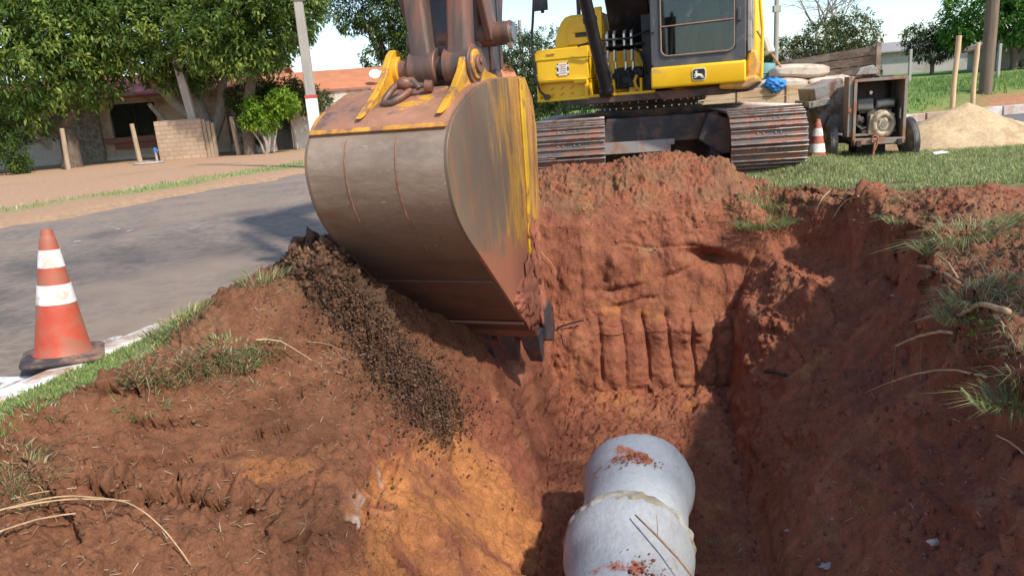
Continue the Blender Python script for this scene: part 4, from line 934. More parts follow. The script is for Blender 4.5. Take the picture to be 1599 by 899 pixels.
m_conc = mat('pipe_concrete', (.37, .395, .42), rough=.8, var=.08, vscale=4, bump=.004, bscale=45, spec=.3, fine=.06, extra=conc_extra)
m_conc2 = mat('pipe_concrete_worn', (.37, .385, .40), rough=.85, var=.10, vscale=5, bump=.004, bscale=60, spec=.3, fine=.06, stretch=(1, .5, 1), extra=lambda *a: conc_extra(*a, off=.60, lim=.86))
m_mortar = mat('mortar', (.46, .455, .44), rough=.95, var=.12, dirt=(.25, .215, .15), dirt_amt=.62, dscale=7, vscale=14, bump=.008, bscale=50)
pipes = [((.745, 4.42), (.545, 3.62)), ((.545, 3.66), (.37, 2.83)), ((.385, 2.86), (.16, 2.03)), ((.17, 2.07), (-.05, 1.25))]
plabels = ['farthest concrete drain pipe in the trench, its chipped bell end open', 'concrete drain pipe in front of the farthest one, grey mortar round its bell',
           'concrete drain pipe with a twig and red soil on it at the bottom edge', 'nearest concrete drain pipe at the camera end of the trench']
for i, (a, b) in enumerate(pipes):
    a = Vector((*a, -1.275)); b = Vector((*b, -1.265)); d = b-a; ang = math.atan2(-d.x, -d.y)*-1
    t = thing('drain_pipe', plabels[i], 'pipe', a, math.atan2(d.x, -d.y), 'concrete drain pipes laid in the trench')
    n = 96; prof = [(.31, .02), (.345, -.0), (.358, .010), (.361, .04), (.358, .10), (.352, .15), (.342, .19), (.330, .225), (.322, .27), (.318, .34), (.316, .60), (.316, .93), (.27, .93), (.27, .35), (.31, .2)]
    P = MB(); P.lathe(prof, (0, 0, 0), (0, -1, 0), n=n, close=True)
    Va = np.array(P.V); angs = np.arctan2(Va[:, 2], Va[:, 0]); rr = np.hypot(Va[:, 0], Va[:, 2])
    w_ = np.exp(-(Va[:, 1]/.05)**2); ch = fbm(np.cos(angs)*5+i*3, np.sin(angs)*5, 0, 4, 13)
    Va[:, 1] -= w_*(np.clip(ch, .0, 1)*.09); k = 1+.012*fbm(Va[:, 0]*6, Va[:, 1]*6+i, Va[:, 2]*6, 3, 19)
    Va[:, 0] *= k; Va[:, 2] *= k
    pb_ = link_mesh('pipe_barrel', Va, P.F, m_conc if i == 0 else m_conc2, t, sharp=None)
    # ring of mortar round the joint
    if i > 0:
        Vm = []; nA, nB = 90, 10
        for j in range(nA+1):
            al = R(-88)+R(176)*j/nA
            edge = float(fbm(math.sin(al)*3+i, 1, 2, 3, 23)); wl = .06+.04*float(fbm(al*1.3+i*2, .5, 1, 3, 24))
            for q in range(nB+1):
                s_ = q/nB; y = .10-s_*(wl+.10); th_ = .022*math.sin(PI*min(1, s_*1.02))**.5+.012*float(noise3(al*9, s_*4+i, 2., 4))*(0 < q < nB)
                base_r = .316+(.356-.316)*float(sstep(.11, -.012, y)); r_m = base_r-.008+max(0, th_)
                Vm.append((math.sin(al)*r_m, y-.004, math.cos(al)*r_m))
        Fm = [(j*(nB+1)+q, j*(nB+1)+q+1, (j+1)*(nB+1)+q+1, (j+1)*(nB+1)+q) for j in range(nA) for q in range(nB)]
        mo = link_mesh('mortar', Vm, Fm, m_mortar, t, sharp=None)
        sm_ = None

# ================================================================== traffic cones
m_org = mat('cone_orange', (.52, .082, .042), rough=.55, var=.14, vscale=5, dirt=(.36, .13, .08), dirt_amt=.5, dscale=5, spec=.4)
m_band = mat('cone_white', (.82, .80, .76), rough=.5, var=.05, vscale=9, dirt=(.60, .48, .39), dirt_amt=.36, dscale=9)
m_cbase = mat('cone_rubber_base', (.055, .045, .043), rough=.8, var=.2, dirt=(.24, .14, .10), dirt_amt=.45, dscale=6, bump=.002)
def cone(label, loc, rz, tilt, s=1.0):
    t = thing('traffic_cone', label, 'traffic cone', loc, 0, 'orange and white traffic cones'); t.rotation_euler = (tilt[0], tilt[1], rz); t.scale = (s, s, s)
    H = .76
    def r(h): return .155-(.155-.034)*(h/H) if h > .05 else .185-(h/.05)*.038
    b = MB(); b.lathe([(0, .02)]+[(r(h), h) for h in (.022, .035, .05, .1, .2, .3, .4, .5, .6, .68, .71)]+[(.040, .715), (.034, .722), (.034, .74), (.028, .76), (.02, .762), (.018, .74)], n=40); b.build('cone_body', m_org, t, sharp=50)
    for h0, h1 in ((.335, .445), (.545, .645)):
        b = MB(); b.lathe([(r(h0)-.002, h0-.001), (r(h0)+.0025, h0), (r((h0+h1)/2)+.0025, (h0+h1)/2), (r(h1)+.0025, h1), (r(h1)-.002, h1+.001)], n=40); b.build('reflective_band', m_band, t)
    b = MB(); b.prism(rrect(-.215, -.215, .215, .215, .07, 6), .0, .030, 'xy'); b.lathe([(.20, .03), (.19, .042), (.165, .045), (.15, .03)], n=32); b.build('base', m_cbase, t, bevel=.012)
    return t
cone('tall orange and white traffic cone tilted on the white kerb by the road', (-2.57, 4.02, -.004), R(28), (R(-1), R(4.0)), .96)
cone('small far traffic cone beside the concrete mixer behind the right track', (3.90, 9.2, .05), R(10), (0, 0), .93)

# ================================================================== concrete mixer trailer
m_mix = mat('cement_crust_steel', (.33, .32, .295), rough=.85, var=.15, vscale=4, dirt=(.20, .12, .085), dirt_amt=.35, dscale=4, bump=.004, bscale=30, fine=.1)
m_rustd = mat('rusty_housing', (.29, .25, .21), rough=.8, var=.2, vscale=5, dirt=(.30, .14, .08), dirt_amt=.4, dscale=5, bump=.002)
m_dark = mat('dark_interior_steel', (.055, .042, .038), rough=.85, var=.25)
m_eng = mat('engine_cream', (.55, .46, .32), rough=.55, var=.12, dirt=(.2, .13, .09), dirt_amt=.4, dscale=8)
m_engk = mat('engine_black', (.04, .038, .036), rough=.5, dirt=(.14, .11, .09), dirt_amt=.5, dscale=9)
m_tyre = mat('dusty_tyre', (.10, .095, .09), rough=.9, var=.25, vscale=4, dirt=(.28, .25, .22), dirt_amt=.5, dscale=3)
m_rust = mat('rust', (.33, .13, .06), rough=.9, var=.3, vscale=12, bump=.002)
MX = thing('concrete_mixer', 'dusty grey towable concrete mixer with an open engine housing on the lawn', 'concrete mixer', (4.90, 9.85, .14), R(-14)); MX.scale = (.80, 1, .97)
hx = MB()
W_, D_, H0, H1 = .76, .62, .30, 1.07
hx.box((-W_/2+.012, -.02, (H0+H1)/2), (.024, D_, H1-H0)); hx.box((W_/2-.012, -.02, (H0+H1)/2), (.024, D_, H1-H0)); hx.box((0, -.02, H1), (W_+.02, D_+.02, .024)); hx.box((0, -.02, H0), (W_+.02, D_+.04, .03))
for x in (-W_/2+.014, W_/2-.014): hx.box((x, -D_/2-.03, (H0+H1)/2), (.045, .02, H1-H0))
hx.box((0, -D_/2-.03, H1-.0), (W_, .02, .04)); hx.box((0, -D_/2-.035, H0-.02), (W_-.02, .05, .075))
ho = hx.build('engine_housing', m_rustd, MX, bevel=.005)
h2 = MB(); h2.box((0, D_/2-.04, .73), (W_-.06, .02, .76)); h2.build('back_panel', m_dark, ho)
h2 = MB(); h2.box((-W_/2-.045, -.17, .74), (.08, .30, .78)); h2.build('housing_door', m_rustd, ho, bevel=.008)
h2 = MB(); h2.cyl((-W_/2-.06, -.335, .70), (-W_/2-.06, -.30, .70), .03, n=14); h2.build('latch', m_rust, ho)
pw = MB()
pw.lathe([(.02, 0), (.03, .02), (.24, .02), (.26, 0), (.26, .05), (.24, .055)], (-.03, .16, .90), (0, -1, 0), n=40)
for k in range(6):
    a = 2*PI*k/6+.3; pw.box((-.03+.13*math.cos(a), .13, .90+.13*math.sin(a)), (.22, .015, .035), rot=(0, -a, 0))
pw.build('belt_pulley', mat('pulley_dusty', (.13, .095, .085), rough=.8), ho, bevel=.003)
h2 = MB(); h2.cyl((-.03, .12, .90), (-.03, .05, .90), .024, n=12); h2.build('pulley_nut', m_steel, ho)
en = thing('e', None, None); bpy.data.objects.remove(en)
eg = MB(); eg.box((.05, .0, .40), (.52, .36, .05)); eg.box((.05, .0, .55), (.36, .30, .26)); eg.box((-.03, .02, .68), (.44, .28, .08)); eg.cyl((-.20, -.12, .55), (-.20, .1, .55), .05, n=14); eg.cyl((-.24, -.10, .47), (-.16, -.12, .45), .03, n=10)
eo_ = eg.build('engine', m_engk, ho, bevel=.012)
e2 = MB(); e2.lathe([(.03, .0), (.075, .002), (.085, -.02), (.105, -.02), (.115, .01), (.155, .005), (.185, -.03), (.195, -.09), (.195, -.16), (.0, -.16)], (.10, -.245, .49), (0, -1, 0), n=40); e2.prism([(-.12, .36), (.14, .34), (.27, .42), (.27, .62), (-.09, .62)], -.20, -.10, 'xz'); e2.build('recoil_cover', m_eng, eo_, bevel=.01)
e2 = MB(); e2.lathe([(.0, .0), (.045, .0), (.055, -.015), (.0, -.015)], (.10, -.252, .49), (0, -1, 0), n=24); e2.build('starter_hub', m_rustd, eo_)
e2 = MB(); e2.box((.14, -.04, .755), (.30, .26, .12)); e2.build('fuel_tank', mat('tank_silver', (.32, .31, .29), rough=.35, metal=.5, dirt=(.15, .12, .1), dirt_amt=.4), eo_, bevel=.035)
e2 = MB(); e2.box((-.17, -.06, .755), (.26, .24, .16)); e2.build('air_filter', mat('filter_grey', (.15, .145, .14), rough=.6), eo_, bevel=.03)
e2 = MB(); e2.cyl((-.25, -.19, .52), (-.25, -.10, .60), .04, n=14); e2.tube([(-.27, -.2, .60), (-.30, -.2, .5), (-.22, -.2, .44), (-.15, -.2, .46)], .014, 8); e2.build('carburettor', m_engk, eo_)
h2 = MB(); h2.box((.325, -.26, .62), (.012, .06, .13)); h2.build('sticker', mat('sticker_pale', (.6, .6, .45), rough=.6), ho)
# mixing hopper behind
dr = MB()
dr.add([(-.86, .35, 1.00), (-.40, .35, 1.13), (-.40, 1.9, 1.13), (-.86, 1.9, 1.00), (-.82, .35, .80), (-.30, .35, .80), (-.30, 1.9, .80), (-.82, 1.9, .80), (-.76, .38, .55), (-.3, .38, .55), (-.3, 1.85, .55), (-.76, 1.85, .55), (-.50, .45, .36), (-.2, .45, .36), (-.2, 1.7, .36), (-.50, 1.7, .36)],
       [(0, 4, 5, 1), (4, 8, 9, 5), (8, 12, 13, 9), (0, 3, 7, 4), (4, 7, 11, 8), (8, 11, 15, 12), (0, 1, 2, 3), (3, 2, 6, 7), (7, 6, 10, 11), (11, 10, 14, 15), (1, 5, 6, 2), (5, 9, 10, 6), (9, 13, 14, 10), (12, 15, 14, 13)])
dr.build('mixing_hopper', m_mix, MX, bevel=.02)
d2 = MB(); d2.box((-.78, .30, .80), (.34, .10, .09), rot=(0, -.12, 0)); d2.box((-.90, 1.0, .79), (.06, 1.5, .08)); d2.build('hopper_rim', m_mix, MX, bevel=.01)
d2 = MB(); d2.prism([(-.30, 1.14), (-.22, 1.23), (-.02, 1.26), (.05, 1.18), (.05, 1.14)], .0, .22, 'xz'); d2.build('guard', m_mix, MX, bevel=.01)
fr_ = MB(); fr_.box((-.30, .4, .26), (.07, 1.6, .08)); fr_.box((.30, .4, .26), (.07, 1.6, .08)); fr_.box((0, -.30, .27), (.8, .08, .08)); fr_.cyl((-.6, .15, .27), (.6, .15, .27), .03, n=12); fr_.box((0, .3, .16), (.45, .5, .16)); fr_.tube([(-.62, .3, .62), (-.75, .1, .45), (-.85, .02, .33)], .02, 8)
fr_.build('frame', m_dark, MX, bevel=.006)
for x, tl in ((-.60, .0), (.56, -.12)):
    wv = MB(); wv.lathe([(.10, -.06), (.17, -.065), (.255, -.062), (.272, -.05), (.278, -.02), (.278, .02), (.272, .05), (.255, .062), (.17, .065), (.10, .06)], (0, 0, 0), (1, 0, 0), n=36, close=True)
    for q in range(-2, 3): wv.lathe([(.276, q*.022-.003), (.284, q*.022-.002), (.284, q*.022+.006), (.276, q*.022+.007)], (0, 0, 0), (1, 0, 0), n=36, close=True)
    wo_ = wv.build('wheel', m_tyre, MX, sharp=50); wo_.location = (x, .05, .265); wo_.rotation_euler = (0, tl, R(-6 if x < 0 else 10))
    wv = MB(); wv.lathe([(0, -.04), (.08, -.045), (.12, -.03), (.15, -.05), (.165, -.055), (.165, .055), (.12, .03), (0, .04)], (0, 0, 0), (1, 0, 0), n=28); wv.build('rim', m_rustd, wo_)
hk = MB(); hk.lathe([(.045, -.012), (.062, 0), (.045, .012), (.034, 0)], (-.07, -.40, .31), (0, 1, .2), n=20, close=True); hk.tube([(-.07, -.41, .27), (-.085, -.43, .18), (-.10, -.45, .09), (-.13, -.47, .0)], .017, 8); hk.tube([(-.02, -.39, .31), (-.04, -.41, .24), (-.07, -.43, .17)], .013, 8); hk.build('tow_hook', m_rust, MX)

# ================================================================== sand pile, stakes, litter
gx_, gy_ = np.meshgrid(np.linspace(-2.1, 2.3, 190), np.linspace(-1.5, 1.5, 130)); gx_ = gx_.ravel(); gy_ = gy_.ravel()
rr_ = np.hypot(gx_/1.55+.10*fbm(gx_, gy_, 0, 3, 3), gy_/1.05+.1*fbm(gx_, gy_, 4, 3, 3))
hz_ = .63*np.clip(1-rr_, 0, 1)**1.15
hz_ = hz_-.02*np.exp(-(rr_/.12)**2)+np.clip(hz_*6, 0, 1)*(.020*fbm(gx_*4, gy_*4, 0, 4, 9)+.035*fbm(gx_*1.5, gy_*1.5, 0, 2, 19)+.014*np.abs(fbm(gx_*10, gy_*10, 0, 2, 33)))
hz_ = np.where(rr_ > .985, -.06, hz_)
idp = np.arange(190*130).reshape(130, 190); Fp = np.stack([idp[:-1, :-1], idp[:-1, 1:], idp[1:, 1:], idp[1:, :-1]], -1).reshape(-1, 4)
m_sand = mat('building_sand', (.53, .39, .235), rough=.97, var=.12, vscale=3, fine=.12, bump=.006, bscale=60, dirt=(.38, .25, .14), dirt_amt=.25, dscale=2, spec=.1)
ca, sa = math.cos(R(-6)), math.sin(R(-6))
sp_o = link_mesh('sand_pile', np.stack([gx_*ca-gy_*sa, gx_*sa+gy_*ca, hz_], 1), Fp, m_sand, sharp=None); sp_o.location = (6.55, 10.45, .15)
tag(sp_o, 'pale yellow heap of building sand on the edge of the lawn', 'sand pile')
m_stake = mat('stake_wood', (.60, .43, .25), rough=.8, var=.12, vscale=9, stretch=(4, 4, .5), dirt=(.42, .3, .2), dirt_amt=.2)
def stake(x, y, z0, h, r, lean, label):
    mb = MB(); n = 8; mb.tube([(0+.008*math.sin(i*1.1), .006*math.cos(i), h*i/n) for i in range(n+1)], [r*(1+.05*math.sin(i*2.)) for i in range(n+1)], 12)
    o = mb.build('wooden_stake', m_stake, bevel=.005); o.location = (x, y, z0); o.rotation_euler = lean; tag(o, label, 'stake', 'round wooden stakes behind the sand')
stake(6.95, 11.55, .1, 1.62, .038, (0, R(1.5), 0), 'taller bare round wooden stake behind the sand pile, nearer the mixer')
stake(7.62, 12.1, .1, 1.52, .036, (0, R(.5), 0), 'shorter bare round wooden stake right behind the peak of the sand pile')
lt = MB(); lt.add([(0, 0, .012), (.17, -.02, .03), (.19, .06, .018), (.02, .08, .035), (.10, .03, .05)], [(0, 1, 4), (1, 2, 4), (2, 3, 4), (3, 0, 4)]); lo = lt.build('litter', m_white, smooth=False)
lo.location = (5.28, 9.05, .225); lo.modifiers.new('s', 'SOLIDIFY').thickness = .004; tag(lo, 'scrap of white paper lying on the lawn before the sand', 'litter')

# ================================================================== loaded trailer, barrel
m_plank = mat('dusty_planks', (.46, .30, .17), rough=.9, var=.2, vscale=5, stretch=(.4, 3, 3), dirt=(.55, .42, .28), dirt_amt=.4, dscale=2, bump=.003)
m_plankd = mat('old_dark_planks', (.20, .135, .10), rough=.9, var=.25, vscale=5, stretch=(.5, 3, 3), dirt=(.32, .24, .18), dirt_amt=.4, dscale=2)
TR = thing('flatbed_trailer', 'flatbed trailer with plank sides loaded with sacks behind the excavator', 'trailer', (5.55, 14.6, .03), R(-9))
def planks(name, c, d, n, m, vertical=False):
    mb = MB()
    for i in range(n):
        h = d[2]/n; mb.box((c[0]+random.uniform(-.01, .01), c[1], c[2]-d[2]/2+h*(i+.5)), (d[0], d[1], h-.012), rot=(0, random.uniform(-.003, .003), 0))
    for k in range(5): mb.box((c[0]-d[0]/2+.1+(d[0]-.2)*k/4, c[1]-.03, c[2]), (.06, .03, d[2]+.02))
    return mb.build(name, m, TR, bevel=.004)
planks('side_board', (-.2, -1.1, .98), (3.6, .03, .34), 2, m_plank)
planks('rear_side_board', (-.2, 1.1, .98), (3.6, .03, .34), 2, m_plankd)
fl = MB(); fl.box((-.2, 0, .80), (3.6, 2.2, .05)); fl.box((-.2, -.45, .70), (3.6, .1, .14)); fl.box((-.2, .45, .70), (3.6, .1, .14)); fl.build('bed', m_plankd, TR)
mb = MB()
for i in range(4): mb.add([(-.35, .9, 1.08+i*.13), (1.58, -.15, 1.08+i*.17), (1.58, -.15, 1.23+i*.17), (-.35, .9, 1.20+i*.13), (-.35, .94, 1.08+i*.13), (1.58, -.11, 1.08+i*.17), (1.58, -.11, 1.23+i*.17), (-.35, .94, 1.20+i*.13)], [(0, 1, 2, 3), (7, 6, 5, 4), (0, 4, 5, 1), (3, 2, 6, 7), (0, 3, 7, 4), (1, 5, 6, 2)])
mb.box((1.60, -.16, 1.25), (.08, .08, 1.1)); mb.build('slanted_board', m_plankd, TR)
for x in (-1.3, .9):
    for y in (-.95, .95):
        wv = MB(); wv.lathe([(.16, -.1), (.40, -.1), (.43, -.06), (.43, .06), (.40, .1), (.16, .1)], (x, y, .43), (0, 1, 0), n=28, close=True); wo_ = wv.build('wheel', m_tyre, TR)
        wv = MB(); wv.lathe([(0, -.05), (.1, -.06), (.17, -.03), (.17, .05), (0, .05)], (x, y, .43), (0, 1, 0), n=20); wv.build('rim', m_rustd, wo_)
m_sack = mat('cement_sack', (.60, .50, .40), rough=.85, var=.1, vscale=4, dirt=(.42, .28, .2), dirt_amt=.25, bump=.006, bscale=12)
def sack(loc, rz, d, label, col=None, tilt=0):
    bm = bmesh.new(); bmesh.ops.create_cube(bm, size=1); bmesh.ops.subdivide_edges(bm, edges=bm.edges[:], cuts=9, use_grid_fill=True)
    for v in bm.verts:
        x, y, z = v.co*2; pz = (1-.55*abs(x)**4)*(1-.5*abs(y)**5); v.co = Vector((x*.5*d[0]*(1-.06*y*y), y*.5*d[1]*(1-.08*x*x), z*.5*d[2]*pz))
        v.co += Vector((0, 0, d[2]*.12*float(noise3(v.co.x*5+loc[0]*3, v.co.y*5, v.co.z*4, 3))))
    me = bpy.data.meshes.new('sack'); bm.to_mesh(me); bm.free(); me.materials.append(col or m_sack); me.polygons.foreach_set('use_smooth', [True]*len(me.polygons))
    o = bpy.data.objects.new('cement_sack', me); COL.objects.link(o); o.location = loc; o.rotation_euler = (0, tilt, rz); tag(o, label, 'sack', 'cement sacks piled on the trailer'); return o
bx_, by_ = 5.5, 13.9
sack((5.20, 14.0, 1.33-.14), R(-10), (.95, .55, .26), 'lower left full sack on the trailer load')
sack((6.05, 13.9, 1.30-.14), R(4), (.95, .55, .26), 'lower right full sack on the trailer load')
sack((5.55, 14.0, 1.56-.15), R(-5), (1.0, .55, .26), 'topmost full sack lying across the two below', tilt=.05)
sl_ = MB(); sl_.box((5.4, 14.3, .93), (2.6, 1.2, .16)); 
o = sl_.build('sand_load', m_sand, bevel=.05); tag(o, 'flat load of sand under the sacks on the trailer', 'sand')
m_tarp = mat('blue_tarp', (.03, .22, .62), rough=.5, var=.25, vscale=9, bump=.01, bscale=9)
mb = MB(); lump(mb, (0, 0, 0), (.19, .17, .13), 4, 4, k=.5, fr=9); o = mb.build('blue_tarp', m_tarp, sharp=None); o.location = (4.97, 13.62, 1.20); tag(o, 'crumpled blue plastic tarp beside the sacks on the trailer', 'tarp')
mb = MB(); mb.lathe([(0, 0), (.22, 0), (.25, .03), (.25, .2), (.265, .21), (.25, .22), (.25, .40), (.265, .41), (.25, .42), (.24, .58), (.1, .60), (0, .60)], n=32); o = mb.build('water_drum', mat('teal_plastic', (.16, .34, .33), rough=.5)); o.location = (5.05, 14.5, 1.02); tag(o, 'teal plastic water drum on the trailer behind the blue tarp', 'drum')
mb = MB(); mb.lathe([(0, 0), (.27, 0), (.28, .02), (.285, .28), (.295, .29), (.285, .30), (.29, .58), (.30, .60), (.28, .62), (.265, .60), (.26, .1), (0, .08)], n=40); o = mb.build('steel_drum', mat('cement_drum', (.42, .35, .32), rough=.75, var=.12, dirt=(.30, .18, .13), dirt_amt=.4, dscale=4)); o.location = (4.75, 11.2, .2); tag(o, 'open pinkish grey steel drum standing left of the concrete mixer', 'drum')

# ================================================================== poles and posts
m_pole = mat('pole_concrete', (.36, .33, .29), rough=.9, var=.12, vscale=2, stretch=(3, 3, .6), bump=.003, bscale=20)
UP = thing('utility_pole', 'grey concrete utility pole with a white painted foot and red band by the road', 'utility pole', (-4.70, 19.3, -.05), 0)
mb = MB(); mb.prism([(-.13, -.10), (.13, -.10), (.13, .10), (-.13, .10)], -.2, 9.2, 'xy')
for i in range(len(mb.V)):
    if mb.V[i][2] > 5: mb.V[i] = (mb.V[i][0]*.55, mb.V[i][1]*.6, mb.V[i][2])
mb.build('pole', m_pole, UP, bevel=.02)
mb = MB(); mb.prism([(-.134, -.104), (.134, -.104), (.134, .104), (-.134, .104)], 0, 1.78, 'xy'); mb.build('white_paint', mat('pole_white', (.80, .79, .76), rough=.8), UP, bevel=.02)
mb = MB(); mb.prism([(-.131, -.101), (.131, -.101), (.131, .101), (-.131, .101)], 1.782, 1.86, 'xy')
mb.V = [(v[0]*1.03, v[1]*1.04, v[2]) for v in mb.V]; mb.build('red_band', mat('band_red', (.55, .08, .05), rough=.8), UP)
mb = MB(); mb.tube([(.06, 0, 4.15), (.5, -.1, 4.75), (1.2, -.2, 5.4)], .022, 8); mb.box((0, 0, 4.15), (.30, .24, .08)); mb.build('lamp_arm', m_steel, UP)
mb = MB(); mb.box((0, 0, 7.6), (1.9, .1, .12)); mb.build('cross_arm', m_pole, UP)
P2 = thing('concrete_post', 'leaning slender concrete post in front of the trees and the brick pier', 'post', (-12.6, 31.8, 0), 0)
mb = MB(); mb.prism([(-.16, -.11), (.16, -.11), (.16, .11), (-.16, .11)], -.2, 6.4, 'xy'); o = mb.build('shaft', m_pole, P2, bevel=.02); o.rotation_euler = (R(2), R(-5.2), 0)
mb = MB(); mb.box((-.35, 0, 5.6), (.5, .3, .12)); mb.build('meter_bracket', m_pole, P2)
m_post = mat('old_post_wood', (.36, .27, .18), rough=.9, var=.2, vscale=4, stretch=(3, 3, .5))
for (x, y, h, ln, lb) in ((-17.25, 29.9, 1.62, (0, R(3), 0), 'slim weathered fence post at far left before the dark trunk'), (-14.75, 30.7, 1.6, (0, R(-2), 0), 'slim weathered fence post before the window of the house'), (-10.95, 31.4, 1.6, (0, R(-3), 0), 'fence post leaning on the right end of the brick pier')):
    mb = MB(); mb.tube([(0, 0, h*i/5) for i in range(6)], [.10, .098, .094, .09, .088, .085], 12); o = mb.build('fence_post', m_post, bevel=.01); o.location = (x, y, -.02); o.rotation_euler = ln; tag(o, lb, 'fence post', 'wooden fence posts along the yard')
WP = thing('wooden_pole', 'thick dark wooden utility pole on the grass bank at the right', 'utility pole', (13.95, 21.6, .45), 0)
mb = MB(); mb.tube([(.0, 0, -.3), (.0, 0, 2.5), (.02, 0, 5), (.05, 0, 8)], [.175, .165, .15, .14], 18); mb.build('pole', mat('brown_pole', (.17, .125, .085), rough=.9, var=.25, vscale=3, stretch=(5, 5, .4), bump=.006, bscale=30), WP).rotation_euler = (0, R(.4), 0)
mb = MB(); mb.lathe([(.158, 3.05), (.168, 3.07), (.168, 3.14), (.158, 3.16)], n=20, close=True); mb.build('metal_strap', m_steel, WP); 
mb = MB(); mb.tube([(0, 0, -.2), (0, 0, 8.2)], [.13, .10], 12); mb.box((0, 0, 4.1), (.35, .25, .3)); mb.box((0, 0, 6.9), (1.6, .1, .1)); o = mb.build('thin_pole', m_pole); o.location = (13.9, 38, .7); o.rotation_euler = (0, R(.5), 0); tag(o, 'thin distant grey utility pole rising behind the plank trailer', 'utility pole')
mb = MB(); mb.tube([(0, 0, -.2), (0, 0, 5.8)], [.13, .10], 12); o = mb.build('thin_pole', m_pole); o.location = (1.55, 44, 0); tag(o, 'thin distant pole seen between the bucket and the excavator', 'utility pole')
# overhead cables at the upper left
def cable(a, b, sag, r, label):
    mb = MB(); a = Vector(a); b = Vector(b); n = 30; mb.tube([a+(b-a)*(i/n)+Vector((0, 0, -sag*4*(i/n)*(1-i/n))) for i in range(n+1)], r, 6); tag(mb.build('overhead_cable', mat('cable_grey', (.22, .22, .22), rough=.5)), label, 'cable', 'cables strung along the street')
cable((-5.2, 19.3, 7.5), (-26, -14, 7.4), .25, .02, 'upper thin cable across the top left corner of the sky')
cable((-4.8, 19.3, 6.9), (-24.5, -14, 6.4), .25, .02, 'lower thin cable across the top left corner of the trees')

# ================================================================== house and yard on the left
m_wallw = mat('white_wall', (.66, .63, .57), rough=.9, var=.06, vscale=1.2, dirt=(.45, .33, .24), dirt_amt=.3, dscale=1.2)
m_wallb = mat('beige_wall', (.62, .52, .40), rough=.9, var=.08, vscale=1.5, dirt=(.35, .25, .18), dirt_amt=.35, dscale=1)
def stone_ex(N, L, tc, noise, mix, ramp, c):
    v = N.new('ShaderNodeTexVoronoi'); v.feature = 'DISTANCE_TO_EDGE'; v.inputs['Scale'].default_value = 3.6; L.new(tc.outputs['Object'], v.inputs['Vector'])
    return mix(ramp(v.outputs['Distance'], .02, .06), (.50, .45, .36), c)
m_stone = mat('stone_cladding', (.27, .235, .19), rough=.9, var=.35, vscale=5, bump=.01, bscale=6, extra=stone_ex)
def tile_ex(N, L, tc, noise, mix, ramp, c):
    w_ = N.new('ShaderNodeTexWave'); w_.inputs['Scale'].default_value = 2.4; w_.bands_direction = 'X'; L.new(tc.outputs['Object'], w_.inputs['Vector'])
    return mix(ramp(w_.outputs['Fac'], .1, .45), (.30, .08, .06), c)
m_roofr = mat('red_roof_tiles', (.46, .12, .09), rough=.85, var=.2, vscale=2, extra=tile_ex)
m_roofo = mat('orange_roof_tiles', (.58, .22, .10), rough=.85, var=.12, vscale=1.5)
m_hole = mat('dark_window', (.02, .022, .022), rough=.2, var=.3)
m_sill = mat('red_brick_sill', (.33, .15, .12), rough=.85, var=.12)
HY = 37.0
def hx_(px, y=HY): return (px-799.5)/FPX*y*1.02   # helper for distances along the facade
HS = thing('house', 'low pale house with stone cladding and red tiled roof behind the mango trees', 'house', (-17.5, HY, 0), R(3))
def hbox(name, x0, x1, z0, z1, y0, y1, m, parent=HS, bevel=.0):
    mb = MB(); mb.box(((x0+x1)/2, (y0+y1)/2, (z0+z1)/2), (x1-x0, y1-y0, z1-z0)); return mb.build(name, m, parent, bevel=bevel)
wl_ = MB(); wl_.box((-5.2, 3, 1.5), (3.4, 6, 3.0)); wl_.build('white_wall', m_wallw, HS)
hbox('stone_wall', -3.5, -1.78, 0, 3.0, -.15, 6, m_stone)
wl_ = MB()
for (a, b, c, d) in ((-1.78, 4.2, 0, 1.05), (-1.78, 4.2, 2.62, 3.0), (-1.78, -1.3, 1.05, 2.62), (.9, 4.2, 1.05, 2.62)): wl_.box(((a+b)/2, 3, (c+d)/2), (b-a, 6, d-c))
wl_.build('beige_wall', m_wallb, HS)
wn = hbox('window', -1.3, .9, 1.05, 2.62, .25, .35, m_hole)
for x in (-1.27, -.2, .87): hbox('window_frame', x-.04, x+.04, 1.05, 2.62, .16, .24, m_blk, wn)
hbox('planter_box', -1.6, 1.5, .78, 1.06, -.45, -.003, m_sill, HS, .02); hbox('planter_base', -1.2, 1.2, .50, .777, -.28, -.003, m_sill, HS, .02)
hbox('plinth', -6.9, 4.2, 0, .16, -.08, -.004, m_wallw)
hbox('porch_wall', 4.2, 5.7, 0, 3.0, .4, 6, m_wallw)
for i, (x, z) in enumerate(((4.6, 2.05), (4.85, 1.85), (5.1, 1.65), (4.6, 1.7))): hbox('breeze_block_hole', x, x+.17, z, z+.17, .37, .41, m_hole)
hbox('dark_doorway', 5.7, 7.6, 0, 2.8, 1.0, 6, m_hole)
hbox('step', 4.4, 7.2, 0, .35, -.6, .39, m_wallb)
hbox('end_wall', 7.6, 8.2, 0, 2.9, .3, 6, m_wallw)
rf = MB(); rf.prism([(-.9, 2.95), (3, 4.1), (6.8, 2.95), (6.8, 2.83), (3, 3.95), (-.9, 2.83)], -7.4, 6.9); rf.build('roof', m_roofr, HS)
H2 = thing('house', 'cream house with an orange tiled roof right of the white-footed pole', 'house', (-8.3, 33.5, 0), R(6))
hbox('wall', -3.0, 2.6, 0, 2.35, 0, 5, m_wallw, H2); hbox('wall_cap', -3.1, 2.7, 2.352, 2.45, -.1, 5.1, m_sill, H2)
hbox('doorway', -1.6, -.9, 0, 2.0, -.02, .05, m_hole, H2)
rf = MB(); rf.prism([(1.0, 2.3), (5.0, 3.55), (9, 2.3), (9, 2.2), (5, 3.4), (1, 2.2)], -3.5, 9.5); rf.build('roof', m_roofo, H2)
